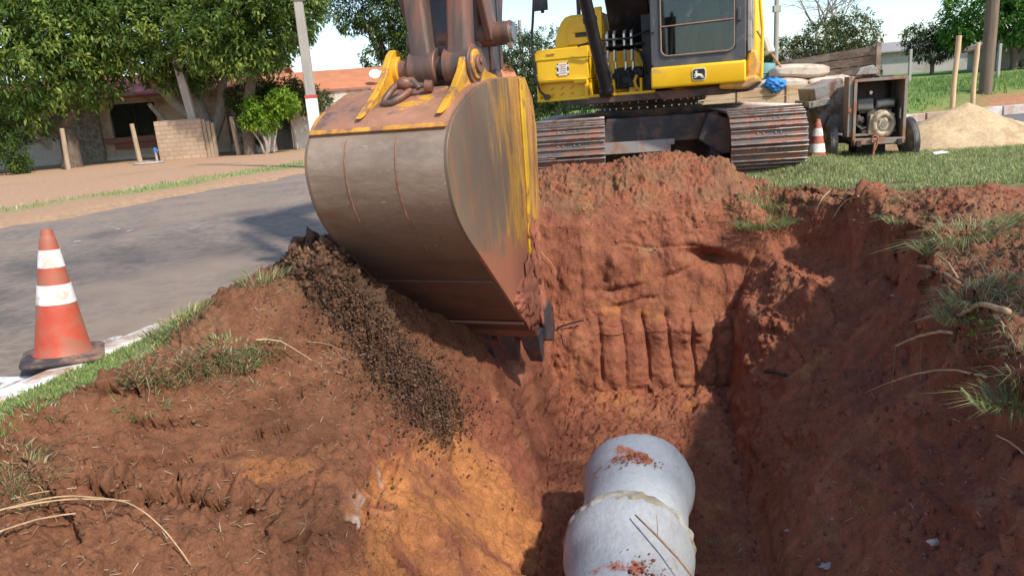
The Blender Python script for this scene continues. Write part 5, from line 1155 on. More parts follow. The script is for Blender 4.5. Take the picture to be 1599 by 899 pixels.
hbox('side_wall', 2.7, 8.0, 0, 2.3, 2.5, 7, m_wallw, H2)
mb = MB(); mb.lathe([(0, .0), (.42, .04), (.5, .12), (.46, .2), (0, .26)], n=24); mb.lathe([(0, .2), (.3, .22), (.34, .3), (0, .38)], (.75, .0, -.1), n=24); o = mb.build('satellite_dish', m_white); o.location = (-5.6, 35.6, 3.0); o.rotation_euler = (R(50), 0, 0); o.scale = (.55,)*3; tag(o, 'pair of round white dishes on the orange roof behind the bucket', 'dish')
BP = thing('brick_pier', 'low weathered brick and plank wall standing in the dirt yard', 'wall', (-13.3, 31.6, 0), R(-4))
def brick_ex(N, L, tc, noise, mix, ramp, c):
    b = N.new('ShaderNodeTexBrick'); mp = N.new('ShaderNodeMapping'); mp.inputs['Rotation'].default_value = (R(90), 0, 0); L.new(tc.outputs['Object'], mp.inputs[0]); L.new(mp.outputs[0], b.inputs['Vector'])
    b.inputs['Scale'].default_value = 1.6; b.inputs['Mortar Size'].default_value = .035; b.inputs['Color1'].default_value = (.52, .37, .25, 1); b.inputs['Color2'].default_value = (.44, .30, .20, 1); b.inputs['Mortar'].default_value = (.33, .23, .16, 1); b.inputs['Brick Width'].default_value = .6; b.inputs['Row Height'].default_value = .28
    return mix(.75, c, b.outputs['Color'])
mb = MB(); mb.box((0, 0, .8), (2.0, .3, 1.62)); mb.build('brickwork', mat('old_brick', (.42, .31, .21), rough=.95, var=.2, vscale=2, extra=brick_ex, bump=.01, bscale=8), BP, bevel=.02)
for i, x in enumerate((1.08, 1.24, 1.40)):
    mb = MB(); mb.box((x, -.02+.02*i, .78-.04*i), (.14, .08, 1.56-.08*i), rot=(0, .02*i-.02, 0)); mb.build('plank', m_post, BP, bevel=.01)
mb = MB(); mb.cyl((0, 0, 0), (0, 0, .42), .05, n=12); t_ = mb.build('standpipe', m_pole); t_.location = (-14.2, 31.0, 0); tag(t_, 'short garden standpipe with a blue tap in the dirt yard', 'standpipe')
mb = MB(); mb.cyl((0, -.02, .40), (0, -.02, .56), .06, n=12); mb.tube([(0, 0, .5), (.12, -.1, .5), (.14, -.12, .42)], .022, 8); mb.build('blue_tap', m_tarp, t_)
mb = MB(); mb.lathe([(0, 0), (.55, 0), (.58, .03), (.55, .07), (0, .1)], n=28); o = mb.build('manhole_slab', m_pole); o.location = (-13.9, 29.6, .0); tag(o, 'low round concrete slab in the dirt before the brick wall', 'slab')

# ================================================================== far right buildings and fence
m_gwall = mat('grey_far_wall', (.36, .33, .31), rough=.9, var=.1, vscale=.4, dirt=(.28, .24, .2), dirt_amt=.3, dscale=.5)
m_groof = mat('grey_fibre_roof', (.30, .27, .26), rough=.9, var=.12, vscale=.3)
FB = thing('barn', 'long low grey building beyond the green hill', 'building', (34, 66, 1.2), R(-12))
mb = MB(); mb.box((0, 4, .9), (26, 8, 2.4)); mb.build('wall', m_gwall, FB)
mb = MB(); mb.prism([(-.6, 2.1), (4, 3.0), (8.6, 2.1), (8.6, 2.0), (4, 2.85), (-.6, 2.0)], -13.5, 13.5); mb.build('roof', m_groof, FB)
FB2 = thing('shed', 'small shed with a brown pitched roof on the hill at the right edge', 'shed', (26.8, 37.5, 1.12), R(-14))
mb = MB(); mb.prism([(-1.6, 0), (-1.6, 1.35), (0, 2.05), (3.2, 1.4), (3.2, 0)], 0, 5, 'xz'); mb.build('wall', mat('shed_wall', (.36, .33, .27), rough=.9, var=.12, vscale=1), FB2)
mb = MB(); mb.prism([(-2.0, 1.12), (0, 2.14), (3.7, 1.42), (3.7, 1.34), (0, 2.06), (-2.0, 1.04)], -.5, 5.4, 'xz'); mb.build('roof', mat('shed_roof', (.30, .17, .11), rough=.9, var=.15), FB2)
for i, (px, y, h) in enumerate(((1434, 30, 1.35), (1571, 28, 1.3))):
    x = (px-799.5)/FPX*y*.985+.075*y*.0; mb = MB(); mb.prism([(-.05, -.05), (.05, -.05), (.05, .05), (-.05, .05)], 0, h, 'xy'); o = mb.build('concrete_fence_post', m_pole, bevel=.01); o.location = (x, y, gz_at(x, y, 1)-.05)
    tag(o, ['thin grey concrete fence post just right of the mixer', 'thin grey concrete fence post right of the dark wooden pole'][i], 'fence post', 'concrete fence posts on the grass hill')
# ================================================================== vegetation
def leaf_mat(name, rough=.5, transl=.5):
    m = bpy.data.materials.new(name); m.use_nodes = True; N = m.node_tree.nodes; L = m.node_tree.links; p = N['Principled BSDF']
    a = N.new('ShaderNodeAttribute'); a.attribute_name = 'col'; tc = N.new('ShaderNodeTexCoord'); nz = N.new('ShaderNodeTexNoise'); nz.inputs['Scale'].default_value = 3; L.new(tc.outputs['Object'], nz.inputs['Vector'])
    mr = N.new('ShaderNodeMapRange'); mr.inputs[3].default_value = .8; mr.inputs[4].default_value = 1.2; L.new(nz.outputs['Fac'], mr.inputs[0])
    mx = N.new('ShaderNodeVectorMath'); mx.operation = 'SCALE'; L.new(a.outputs['Color'], mx.inputs[0]); L.new(mr.outputs[0], mx.inputs['Scale'])
    L.new(mx.outputs[0], p.inputs['Base Color']); p.inputs['Roughness'].default_value = rough; p.inputs['Specular IOR Level'].default_value = .35
    t = N.new('ShaderNodeBsdfTranslucent'); L.new(mx.outputs[0], t.inputs[0]); s = N.new('ShaderNodeMixShader'); s.inputs[0].default_value = transl
    L.new(p.outputs[0], s.inputs[1]); L.new(t.outputs[0], s.inputs[2]); L.new(s.outputs[0], N['Material Output'].inputs[0]); return m
m_leaf = leaf_mat('leaves'); m_grass = leaf_mat('grass_blades', .6, .3)
m_bark = mat('bark', (.14, .105, .08), rough=.95, var=.3, vscale=6, stretch=(2, 2, .6), bump=.02, bscale=14)
m_barkl = mat('pale_bark', (.30, .25, .20), rough=.95, var=.2, vscale=6, bump=.01, bscale=14)
def leaves(blobs, nclump, per, ll, lw, cols, seed=0, droop=.6, inner=.25, spread=.32, sun=.0):
    """leaf mesh arrays: clumps spread over the shells of ellipsoid blobs, each clump a spray of long leaves"""
    g = np.random.default_rng(seed); B = np.array(blobs, float)            # x,y,z,rx,ry,rz
    vol = (B[:, 3]*B[:, 4]*B[:, 5])**(2/3); bi = g.choice(len(B), nclump, p=vol/vol.sum())
    d = g.normal(size=(nclump, 3)); d /= np.linalg.norm(d, axis=1)[:, None]
    rad = np.where(g.random(nclump) < inner, g.uniform(.3, .85, nclump), g.uniform(.85, 1.08, nclump))
    cc = B[bi, :3]+d*B[bi, 3:]*rad[:, None]
    n = fbm(cc[:, 0]*.9+seed, cc[:, 1]*.9, cc[:, 2]*.9, 3, seed+5)
    keep = n > -.42; cc = cc[keep]; d = d[keep]; nc = len(cc); tone = g.random(nc)
    P = np.repeat(cc, per, 0); D = np.repeat(d, per, 0); N_ = len(P)
    P = P+g.normal(size=(N_, 3))*spread*ll*1.6
    a = g.normal(size=(N_, 3)); a += D*.9; a[:, 2] -= droop*1.2; a /= np.linalg.norm(a, axis=1)[:, None]
    up = np.tile([0, 0, 1.], (N_, 1))+g.normal(size=(N_, 3))*.5; s = np.cross(a, up); s /= np.linalg.norm(s, axis=1)[:, None]+1e-9
    L_ = ll*g.uniform(.6, 1.25, N_)[:, None]; W_ = lw*g.uniform(.7, 1.2, N_)[:, None]
    nrm = np.cross(s, a)
    p0 = P; p1 = P+a*L_*.45+s*W_*.5+nrm*L_*.06; p2 = P+a*L_+np.array([0, 0, -1])*L_*.12; p3 = P+a*L_*.45-s*W_*.5+nrm*L_*.06
    V = np.stack([p0, p1, p2, p3], 1).reshape(-1, 3); F = np.arange(N_*4).reshape(-1, 4)
    c0, c1, c2 = [np.array(c) for c in cols]; tn = np.repeat(tone, per)[:, None]; rv = g.random(N_)[:, None]
    C = c0*(1-rv)+c1*rv; C = np.where(tn > .72, C*.3+c2*.7, C); C = C*(.75+.5*tn); C = np.repeat(C, 4, 0)
    return V, F, C
def trunk_mesh(name, limbs, m, parent):
    mb = MB()
    for pts, rs in limbs:
        P = [Vector(p) for p in pts]; n = len(P); Q = []; RR = []
        for i in range(n-1):
            p0 = P[max(i-1, 0)]; p1 = P[i]; p2 = P[i+1]; p3 = P[min(i+2, n-1)]
            for j in range(4):
                t = j/4; q = .5*((2*p1)+(-p0+p2)*t+(2*p0-5*p1+4*p2-p3)*t*t+(-p0+3*p1-3*p2+p3)*t**3); Q.append(q+Vector((random.uniform(-1, 1), random.uniform(-1, 1), 0))*rs[i]*.08); RR.append((rs[i]*(1-t)+rs[i+1]*t)*(1+.08*math.sin(j*2+i)))
        Q.append(P[-1]); RR.append(rs[-1]); mb.tube(Q, RR, 10)
    return mb.build(name, m, parent, sharp=None)
MANGO = ((.080, .145, .035), (.17, .28, .058), (.33, .41, .09))
def tree(name, label, loc, blobs, limbs, n, per, ll, lw, cols, seed, group=None, bark=None, **k):
    t = thing(name, label, 'tree', loc, 0, group)
    V, F, C = leaves(blobs, n, per, ll, lw, cols, seed, **k); o = link_mesh('crown', V, F, m_leaf, t, sharp=None, smooth=False, cols=C)
    trunk_mesh('trunk', limbs, bark or m_bark, t); return t
GM = 'mango trees in front of the pale house'
tree('mango_tree', 'dense mango tree at the left edge, its leaves hanging low round a dark trunk', (-18.0, 31.5, 0),
     [(-2.5, 0, 3.2, 2.6, 2.4, 2.2), (-.6, -1, 4.8, 3.0, 2.6, 2.4), (-4, 0, 5.6, 3, 2.6, 2.6), (1.6, .3, 6.0, 2.6, 2.4, 2.2), (-3.0, -1.6, 2.0, 1.5, 1.2, 1.2), (-.4, -1.2, 2.6, 1.3, 1.1, .9), (0, 0, 7.6, 3.6, 2.8, 1.8), (-5.4, 0, 3.0, 2.2, 2, 2.4), (1.0, .6, 3.6, 1.3, 1.3, 1.2)],
     [([(0, 0, -.2), (.1, 0, 1), (-.2, 0, 2), (-.8, 0, 3.6), (-1.6, 0, 5)], [.42, .34, .30, .22, .12]), ([(-.1, 0, 1.3), (-.7, -.1, 1.75), (-.95, -.2, 2.1)], [.22, .18, .12]), ([(0, 0, 1.7), (.8, 0, 3), (1.8, 0, 4.6)], [.26, .2, .1]), ([(-4.4, .3, -.2), (-4.2, .2, 1.2), (-3.6, 0, 2.6)], [.2, .16, .1])],
     2400, 18, .27, .095, MANGO, 1, GM, droop=.35)
tree('mango_tree', 'broad mango tree with pale forked trunks behind the brick pier', (-13.3, 33.4, 0),
     [(-3.4, -1.5, 5.8, 2.6, 2.2, 2.0), (-1.2, -1.6, 5.4, 2.2, 2.0, 1.8), (-3.1, -2.2, 3.8, 1.5, 1.2, 1.2), (1.0, -1, 5.8, 2.4, 2.2, 1.9), (3.2, -.6, 5.2, 2.2, 2, 1.8), (-1, 0, 7.8, 3.6, 3, 1.8), (.2, -1.0, 3.4, 1.0, .9, .8), (-.2, .5, 4.0, 2.2, 1.6, 1.0)],
     [([(.4, 0, -.2), (.5, 0, 1), (.2, 0, 2.4), (-.4, 0, 3.6), (-1.2, 0, 5)], [.34, .30, .26, .2, .1]), ([(.5, 0, .6), (1.2, .1, 2), (1.5, 0, 3.6), (1.9, 0, 5)], [.28, .24, .2, .12]), ([(-.6, -.1, .4), (-1.3, -.1, 1.6), (-1.9, 0, 2.4)], [.12, .13, .09]), ([(.3, 0, .9), (-.6, 0, 2.2), (-1.9, 0, 3.7), (-2.9, 0, 5.4)], [.26, .22, .17, .09]), ([(1.4, 0, 3.2), (2.4, 0, 4.2), (3.2, 0, 5)], [.16, .12, .07])],
     2200, 18, .27, .095, MANGO, 2, GM, droop=.35, bark=m_barkl)
tree('mango_tree', 'mango tree whose crown closes behind the utility pole with the white foot', (-8.6, 30.6, 0),
     [(-.6, 0, 5.4, 2.4, 2, 1.7), (.9, -.4, 6.1, 1.5, 1.4, 1.1), (-2.2, 0, 4.6, 1.6, 1.5, 1.2), (.4, 0, 7.4, 2.2, 2.0, 1.3), (.7, -.4, 4.9, .7, .6, .5), (-.2, -.2, 3.9, .8, .8, .6), (-1.2, -.4, 3.7, 1.0, 1, .7)],
     [([(-1.8, .6, -.2), (-1.7, .5, 1.4), (-1.2, .3, 3), (-.4, 0, 4.8), (.4, 0, 6)], [.26, .22, .18, .13, .06]), ([(-1.3, .3, 2.8), (0, 0, 3.8), (1.1, 0, 5)], [.13, .1, .05])],
     1300, 18, .25, .09, MANGO, 3, GM, droop=.35)
BUSH = ((.045, .095, .02), (.085, .16, .03), (.22, .30, .04))
t = thing('garden_shrub', 'leafy shrub at the far left foot of the trees', 'shrub', (-20.2, 29.0, 0), 0)
V, F, C = leaves([(0, 0, .9, .8, .7, .7), (-1.2, 0, 1.3, .7, .6, .9), (1.4, 0, .9, .5, .4, .6), (1.7, 0, .4, .35, .3, .4)], 330, 14, .17, .05, BUSH, 4); link_mesh('foliage', V, F, m_leaf, t, smooth=False, cols=C)
trunk_mesh('stem', [([(0, 0, 0), (-.1, 0, .6), (-.2, 0, 1.1)], [.07, .05, .03]), ([(1.4, 0, 0), (1.45, 0, .5), (1.4, 0, 1)], [.04, .03, .02])], m_barkl, t)
t = thing('creeper_bush', 'dark hanging bush arching over the gate right of the brick pier', 'bush', (-10.4, 32.6, 0), 0)
V, F, C = leaves([(0, 0, 2.3, 1.1, .8, .75), (1.4, 0, 2.4, .9, .7, .6), (-.4, .2, 1.2, .45, .5, .9), (2.5, .1, 2.0, .7, .6, .6)], 800, 14, .15, .05, ((.04, .07, .018), (.08, .12, .03), (.15, .17, .04)), 5, droop=.9); link_mesh('foliage', V, F, m_leaf, t, smooth=False, cols=C)
trunk_mesh('stem', [([(-.3, 0, 0), (-.2, 0, 1), (.1, 0, 2)], [.10, .08, .05]), ([(1.5, 0, 0), (1.5, 0, 1), (1.3, 0, 2)], [.06, .05, .03])], m_bark, t)
t = thing('lime_bush', 'bright lime green bush on twisted stems before the cream wall', 'bush', (-9.55, 30.6, 0), 0)
V, F, C = leaves([(-.2, 0, 1.75, .45, .4, .5), (.15, 0, 1.3, .5, .4, .5), (-.55, 0, 1.35, .3, .3, .3), (.9, .1, 1.9, .6, .5, .6)], 330, 14, .14, .07, ((.11, .22, .02), (.19, .34, .03), (.30, .42, .04)), 6, inner=.5); link_mesh('foliage', V, F, m_leaf, t, smooth=False, cols=C)
trunk_mesh('stem', [([(0, 0, -.1), (.05, 0, .5), (-.25, 0, 1.2), (-.3, 0, 1.6)], [.08, .07, .05, .02]), ([(.05, 0, 0), (.2, 0, .6), (.15, 0, 1.3)], [.07, .05, .02]), ([(-.1, 0, 0), (-.2, 0, .5), (-.6, 0, 1.2)], [.05, .04, .02]), ([(.3, 0, 0), (.4, 0, .5), (.8, 0, 1.6)], [.05, .04, .02])], m_barkl, t)
# middle distance behind the arm
MID = ((.045, .095, .028), (.095, .17, .045), (.22, .28, .06))
tree('shade_tree', 'airy light green tree behind the excavator arm', (-7.0, 46, 0),
     [(-1.3, 0, 7.2, 1.3, 1.2, 1.2), (.6, 0, 7.4, 1.9, 1.8, 1.8), (2.4, 0, 6.8, 2.2, 2, 2.2), (.9, 0, 4.6, 1.6, 1.5, 1.3), (2.6, 0, 4.2, 2.0, 2, 1.6), (4.4, 0, 8.2, 2, 1.8, 1.5), (.8, 0, 9.4, 2.6, 2.2, 1.6), (5.0, 0, 5.4, 1.6, 1.5, 1.9)],
     [([(1, 0, -.2), (1.1, 0, 2), (.6, 0, 4), (0, 0, 7)], [.4, .32, .24, .1]), ([(1.1, 0, 2), (2.4, 0, 4), (3.4, 0, 7)], [.28, .2, .08]), ([(.8, 0, 3), (.2, 0, 4.6), (-.6, 0, 6.6)], [.16, .12, .05])],
     2100, 15, .26, .09, MID, 7)
tree('round_tree', 'dense dark round tree between the bucket and the yellow tank', (.35, 38.5, 0),
     [(0, 0, 3.2, 1.9, 1.6, 2.0), (1.3, 0, 2.5, 1.8, 1.6, 1.9), (-1.2, 0, 2.6, 1.5, 1.4, 2.0), (.6, 0, 1.2, 2.3, 1.6, 1.3), (2.4, .5, 3.2, 1.7, 1.4, 1.6), (3.4, .5, 2.0, 1.4, 1.2, 1.8)],
     [([(0, 0, -.2), (0, 0, 1), (.1, 0, 2.6)], [.25, .2, .12])], 2400, 15, .16, .06, ((.035, .07, .022), (.07, .115, .035), (.11, .15, .04)), 8)
def bare(name, label, loc, h, seed, spread=1., m=m_barkl, thick=.14, lv=5):
    rg_ = random.Random(seed); mb = MB()
    def grow_(p, d, l, r, k):
        n = 4; pts = [p]; q = p; dd = d
        for i in range(n):
            dd = (dd+Vector((rg_.gauss(0, .14), rg_.gauss(0, .14), rg_.gauss(0.02, .08)))).normalized(); q = q+dd*l/n; pts.append(q)
        mb.tube(pts, [r*(1-.45*i/n) for i in range(n+1)], 5 if k else 8, caps=False)
        if k < lv:
            for _ in range(3 if k < 2 else rg_.choice((2, 3))):
                ax = Vector((rg_.gauss(0, 1), rg_.gauss(0, 1), rg_.gauss(0, .6))).normalized(); nd = (dd+ax*.62*spread).normalized(); grow_(pts[rg_.choice((2, 3, 4))], nd, l*rg_.uniform(.7, .92), r*.55, k+1)
    grow_(Vector((0, 0, -.2)), Vector((.05, 0, 1)), h*.17, thick, 0); o = mb.build(name, m, sharp=None); o.location = loc; tag(o, label, 'tree'); return o
bare('bare_tree', 'leafless grey tree with a wide spread of twigs above the plank trailer', (18.3, 44, .8), 14, 4, 1.1, thick=.22, lv=6)
bare('bare_tree', 'small leafless tree beside the distant pole left of the excavator', (1.2, 40, 0), 8.5, 9, 1.2, thick=.10, lv=5)
tree('round_tree', 'olive green bushy tree under the leafless one, behind the trailer', (17.6, 41, .6),
     [(0, 0, 2.2, 1.6, 1.4, 1.6), (1.5, 0, 2.6, 1.4, 1.2, 1.6), (-1.6, 0, 1.8, 1.4, 1.2, 1.2), (.4, 0, .8, 2.4, 1.4, 1.0), (1.8, .2, 1.2, 1.2, 1, 1.3)], [([(0, 0, -.3), (0, 0, 1), (.2, 0, 2)], [.2, .16, .08])],
     1500, 15, .17, .07, ((.055, .09, .025), (.11, .15, .04), (.17, .16, .06)), 10, 'bushy trees behind the trailer')
tree('hedge_tree', 'low green hedge of trees right behind the cab side', (13.6, 43, .5),
     [(-2.0, 0, 1.4, 2.2, 1.4, 1.3), (.6, 0, 1.9, 1.8, 1.3, 1.3), (-3.6, .5, 1.2, 1.8, 1.2, 1.0), (2.2, .3, 1.2, 1.4, 1, 1.1)], [([(0, 0, -.3), (0, 0, 1.4)], [.15, .08])], 1300, 15, .18, .07, ((.06, .10, .03), (.12, .18, .045), (.20, .24, .05)), 11, 'bushy trees behind the trailer')
tree('shade_tree', 'large bright green tree at the top right behind the wooden pole', (25.2, 37, 1.0),
     [(-1.4, 0, 3.0, 2.0, 1.8, 1.3), (1.4, 0, 3.6, 2.4, 2.0, 1.6), (.0, -.4, 2.2, 1.6, 1.4, .9), (3.8, 0, 3.4, 2.4, 2, 1.7), (5.6, 0, 2.6, 2.2, 2, 1.5), (2.6, 0, 1.9, 2.4, 1.6, .9), (.6, 0, 4.8, 1.9, 1.7, 1.0), (-2.6, 0, 2.2, 1.1, 1, .8)],
     [([(-.1, 0, -.3), (0, 0, .7), (-.4, 0, 1.6), (-1, 0, 2.6)], [.2, .17, .13, .07]), ([(0, 0, .5), (.6, 0, 1.3), (1.4, 0, 2.6)], [.15, .12, .07]), ([(.3, 0, .3), (2.2, 0, 1.2), (4, 0, 2.8)], [.14, .12, .08])],
     2600, 15, .20, .10, ((.045, .13, .022), (.085, .21, .035), (.17, .30, .045)), 12)
tree('small_tree', 'small thin dark tree on the hill left of the large bright one', (22.0, 38.5, 1.0),
     [(0, 0, 1.5, 1.1, .9, .7), (-.6, 0, 2.0, .9, .8, .6), (.9, 0, 1.9, .8, .8, .7)], [([(0, 0, -.3), (.05, 0, .6), (-.3, 0, 1.6)], [.12, .09, .04]), ([(.05, 0, .5), (.5, 0, 1.5)], [.07, .03])], 420, 13, .16, .06, ((.03, .065, .02), (.06, .10, .03), (.1, .14, .04)), 13)
# distant belt of trees on both sides of the barn, reads as one mass
V, F, C = leaves([(x, 92+random.uniform(-3, 3), 2.0+random.uniform(-.4, .6), 4.5, 3, random.uniform(1.6, 2.6)) for x in range(-14, 36, 4)]+[(x, 75, 1.6, 4, 3, 1.5) for x in range(44, 80, 4)]+[(x, 62, 2.2, 4, 3, 2.6) for x in range(-62, -22, 5)], 3600, 10, .7, .3, ((.05, .085, .04), (.08, .12, .05), (.12, .15, .06)), 14)
o = link_mesh('distant_woods', V, F, m_leaf, smooth=False, cols=C); tag(o, 'low dark line of woods along the horizon', 'woods', kind='stuff')

# the tree outside the picture whose sparse branches throw the soft shade on the left bank and road
tree('sparse_tree', 'tall sparse tree standing outside the picture, throwing dappled shade on the bank', (6.6, -2.4, .1), [(-1.6, .6, 6.4, 1.5, 1.4, 1.0), (.2, .2, 7.8, 1.6, 1.5, 1.2), (-2.6, 2.4, 7.6, 1.3, 1.2, .9), (-4.6, 4.2, 8.4, 1.8, 1.6, .8), (-3.2, 5.4, 8.8, 1.5, 1.4, .7), (-5.4, 2.6, 8.2, 1.4, 1.4, .7)], [([(0, 0, -.2), (0, .2, 2), (-.2, .5, 4.4), (-.6, 1.4, 6.6)], [.2, .18, .13, .06]), ([(-.2, .5, 4.4), (.4, .7, 6), (.7, .9, 8)], [.11, .08, .04]), ([(-.4, 1, 5.6), (-1.2, 2.2, 6.8), (-1.7, 3.2, 7.9)], [.08, .06, .03]), ([(-.4, 1, 5.2), (-2.2, 2.4, 6.9), (-4.6, 4.0, 8.4)], [.10, .07, .03]), ([(-2.2, 2.4, 6.9), (-3.0, 4.2, 8), (-3.4, 5.8, 8.9)], [.06, .05, .02])], 125, 9, .30, .12, MID, 19)
# ---- grass blades
def blades(pts, h, w, cols, seed, lean=.5, nz=None):
    g = np.random.default_rng(seed); P = np.asarray(pts, float); n = len(P)
    a = g.uniform(0, 2*PI, n); H_ = h*g.uniform(.45, 1.25, n); ln = g.uniform(.1, 1.0, n)*lean
    d = np.stack([np.cos(a), np.sin(a), np.zeros(n)], 1); s = np.stack([-np.sin(a), np.cos(a), np.zeros(n)], 1)
    b = g.uniform(0, PI, n); s = s*np.cos(b)[:, None]+d*np.sin(b)[:, None]
    up = np.array([0, 0, 1.]); W_ = w*g.uniform(.7, 1.3, n)
    mid = P+up*(H_*.55)[:, None]+d*(H_*ln*.35)[:, None]; tip = P+up*(H_*(1-.4*ln))[:, None]+d*(H_*ln*1.1)[:, None]
    V = np.stack([P-s*(W_/2)[:, None], P+s*(W_/2)[:, None], mid+s*(W_*.4)[:, None], tip, mid-s*(W_*.4)[:, None]], 1).reshape(-1, 3)
    F = np.array([[0, 1, 2, 4], [4, 2, 3, 3]]); i5 = np.arange(n)*5
    Fa = (i5[:, None]+np.array([0, 1, 2, 4])); Fb = (i5[:, None]+np.array([4, 2, 3]))
    t = g.random(n)[:, None]; c0, c1, c2 = [np.array(c) for c in cols]; C = c0*(1-t)+c1*t; dry = g.random(n)[:, None]
    C = np.where(dry > .86, c2, C)*g.uniform(.75, 1.25, n)[:, None]
    return V, [Fa, Fb], np.repeat(C, 5, 0)
def blade_obj(name, pts, h, w, cols, seed, lean=.5, parent=None):
    V, (Fa, Fb), C = blades(pts, h, w, cols, seed, lean); me = bpy.data.meshes.new(name)
    na, nb = len(Fa), len(Fb); me.vertices.add(len(V)); me.vertices.foreach_set('co', V.astype(np.float32).ravel())
    me.loops.add(na*4+nb*3); me.loops.foreach_set('vertex_index', np.concatenate([Fa.ravel(), Fb.ravel()]).astype(np.int32))
    me.polygons.add(na+nb); me.polygons.foreach_set('loop_start', np.concatenate([np.arange(na)*4, na*4+np.arange(nb)*3]).astype(np.int32))
    me.update(calc_edges=True); a = me.color_attributes.new('col', 'FLOAT_COLOR', 'POINT'); c = np.ones((len(V), 4), np.float32); c[:, :3] = C; a.data.foreach_set('color', c.ravel())
    me.materials.append(m_grass); o = bpy.data.objects.new(name, me); COL.objects.link(o); o.parent = parent; return o
GREEN = ((.24, .29, .10), (.36, .42, .17), (.54, .49, .28)); DRY = ((.20, .22, .08), (.32, .31, .14), (.48, .40, .24))
# heights sampled on the regular grid by interpolation
Z2g = Z2.reshape(ny, nx)
def zi(x, y):
    i = np.clip(np.searchsorted(XS, x)-1, 0, nx-2); j = np.clip(np.searchsorted(YS, y)-1, 0, ny-2)
    u = (x-XS[i])/(XS[i+1]-XS[i]); v = (y-YS[j])/(YS[j+1]-YS[j])
    return Z2g[j, i]*(1-u)*(1-v)+Z2g[j, i+1]*u*(1-v)+Z2g[j+1, i]*(1-u)*v+Z2g[j+1, i+1]*u*v
def rim_lawn(x): return 6.35+1.1*np.exp(-((x-2.9)/.45)**2)
g = np.random.default_rng(3)
x = g.uniform(2.8, 9.5, 150000); y = 6.2+g.random(150000)**1.25*6.6; k = (y > rim_lawn(x)+.05+.10*fbm(x*3, y*3, 1, 3, 8)) & (fbm(x*2.2, y*2.2, 3, 3, 44) > -.30+.25*(y < 7)) & (y < 12.4)
x, y = x[k], y[k]; z = zi(x, y); o = blade_obj('grass', np.stack([x, y, z-.005], 1), .062, .008, GREEN, 5, .8); tag(o, 'short green lawn grass behind the trench edge', 'grass', kind='stuff')
# verge by the kerb
x = g.uniform(-3.4, -1.1, 60000); y = g.uniform(2.4, 6.0, 60000)
e = x-kerb_x(y); k = (e > .14) & (e < .60+.10*fbm(x*4, y*4, 0, 3, 5)-.35*np.clip(y-4.2, 0, 1)) & (fbm(x*4, y*4, 3, 2, 6) > -.42); x, y = x[k], y[k]
o = blade_obj('verge_grass', np.stack([x, y, zi(x, y)-.006], 1), .040, .006, ((.17, .27, .06), (.27, .37, .11), (.45, .39, .2)), 6, .9); tag(o, 'strip of green grass between the white kerb and the dug soil', 'grass', kind='stuff')
# rough grass on the far bank, yard strip and hill
x = g.uniform(6, 30, 60000); y = g.uniform(19.6, 34, 60000); k = (fbm(x*.5, y*.9, 0, 4, 111)+.25*np.exp(-((y-19.6-.05*(x-9)-1.9)/1.1)**2) < .14) & (y > 19.75+.05*(x-9)); x, y = x[k], y[k]
o = blade_obj('bank_grass', np.stack([x, y, zi(x, y)-.01], 1), .17, .02, ((.13, .23, .05), (.22, .34, .08), (.34, .36, .14)), 7, .8); tag(o, 'green grass covering the bank and hill beyond the cross street', 'grass', kind='stuff')
x = g.uniform(-16, -3, 26000); y = g.uniform(12, 32, 26000); dd_ = (road_far(y)-x)*.93; nn_ = fbm(x*.6, y*.6, 0, 4, 105); k = (dd_+nn_*.5 > 1.5) & (dd_+nn_*.6 < 2.9) & (nn_ > -.35); x, y = x[k], y[k]
o = blade_obj('yard_grass', np.stack([x, y, zi(x, y)-.01], 1), .10, .016, GREEN, 8, .8); tag(o, 'sparse strip of grass along the dirt shoulder across the road', 'grass', kind='stuff')
# dry thatch lying about the dug edge
def scatter_px(boxes, n, seed):
    rg_ = random.Random(seed); out = []
    tot = sum(b[4] for b in boxes)
    for b in boxes:
        for _ in range(int(n*b[4]/tot)):
            h, nn = on_ground(rg_.uniform(b[0], b[2]), rg_.uniform(b[1], b[3]))
            if h is not None: out.append((h, nn))
    return out

# ---- turf clumps that overhang the cut edges (one thing each)
def clump(px, py, r, h, n, label, seed, cols=DRY, lean=1.3, dz=0):
    hit, nn = on_ground(px, py)
    if hit is None: return
    rg_ = np.random.default_rng(seed); a = rg_.uniform(0, 2*PI, n); rr = r*np.sqrt(rg_.random(n)); x = hit.x+rr*np.cos(a); y = hit.y+rr*np.sin(a)*.8
    z = np.maximum(zi(x, y), hit.z-.10); t = thing('grass_clump', label, 'grass clump', (hit.x, hit.y, hit.z), 0, 'loose grass clumps on the trench edges')
    h = h*.62; lean = lean*1.5; P = np.stack([x-hit.x, y-hit.y, z-hit.z-.01+dz], 1); blade_obj('blades', P, h, .006, cols, seed, lean, t)
    return t
GC = ((.17, .22, .07), (.29, .33, .13), (.48, .41, .26))
clump(278, 508, .17, .16, 320, 'dry tufted grass clump on the kerb edge right of the tall cone', 21)
clump(412, 440, .14, .16, 240, 'pale grass clump on top of the left soil heap beside the bucket', 22)
clump(215, 612, .12, .07, 200, 'green grass tuft on the dirt edge nearest the kerb grass', 23, GC)
clump(360, 545, .15, .08, 260, 'flattened grass clump on the lip of the left cut', 24, GC)
clump(1190, 338, .24, .22, 800, 'ragged turf clump at the corner of the end wall and right wall', 25, GC)
clump(1212, 308, .20, .17, 400, 'low turf piece just behind the corner turf clump', 26, GC)
clump(1512, 368, .26, .20, 520, 'large green grass clump on the right edge of the trench', 27, GC, 1.5)
clump(1540, 440, .17, .14, 260, 'sparse straw-coloured clump below the large right clump', 28)
clump(1510, 468, .13, .15, 260, 'drooping straw clump above the two thick roots', 29)
clump(1420, 325, .16, .12, 180, 'small grass clump under the lawn edge left of the large clump', 30, GC)
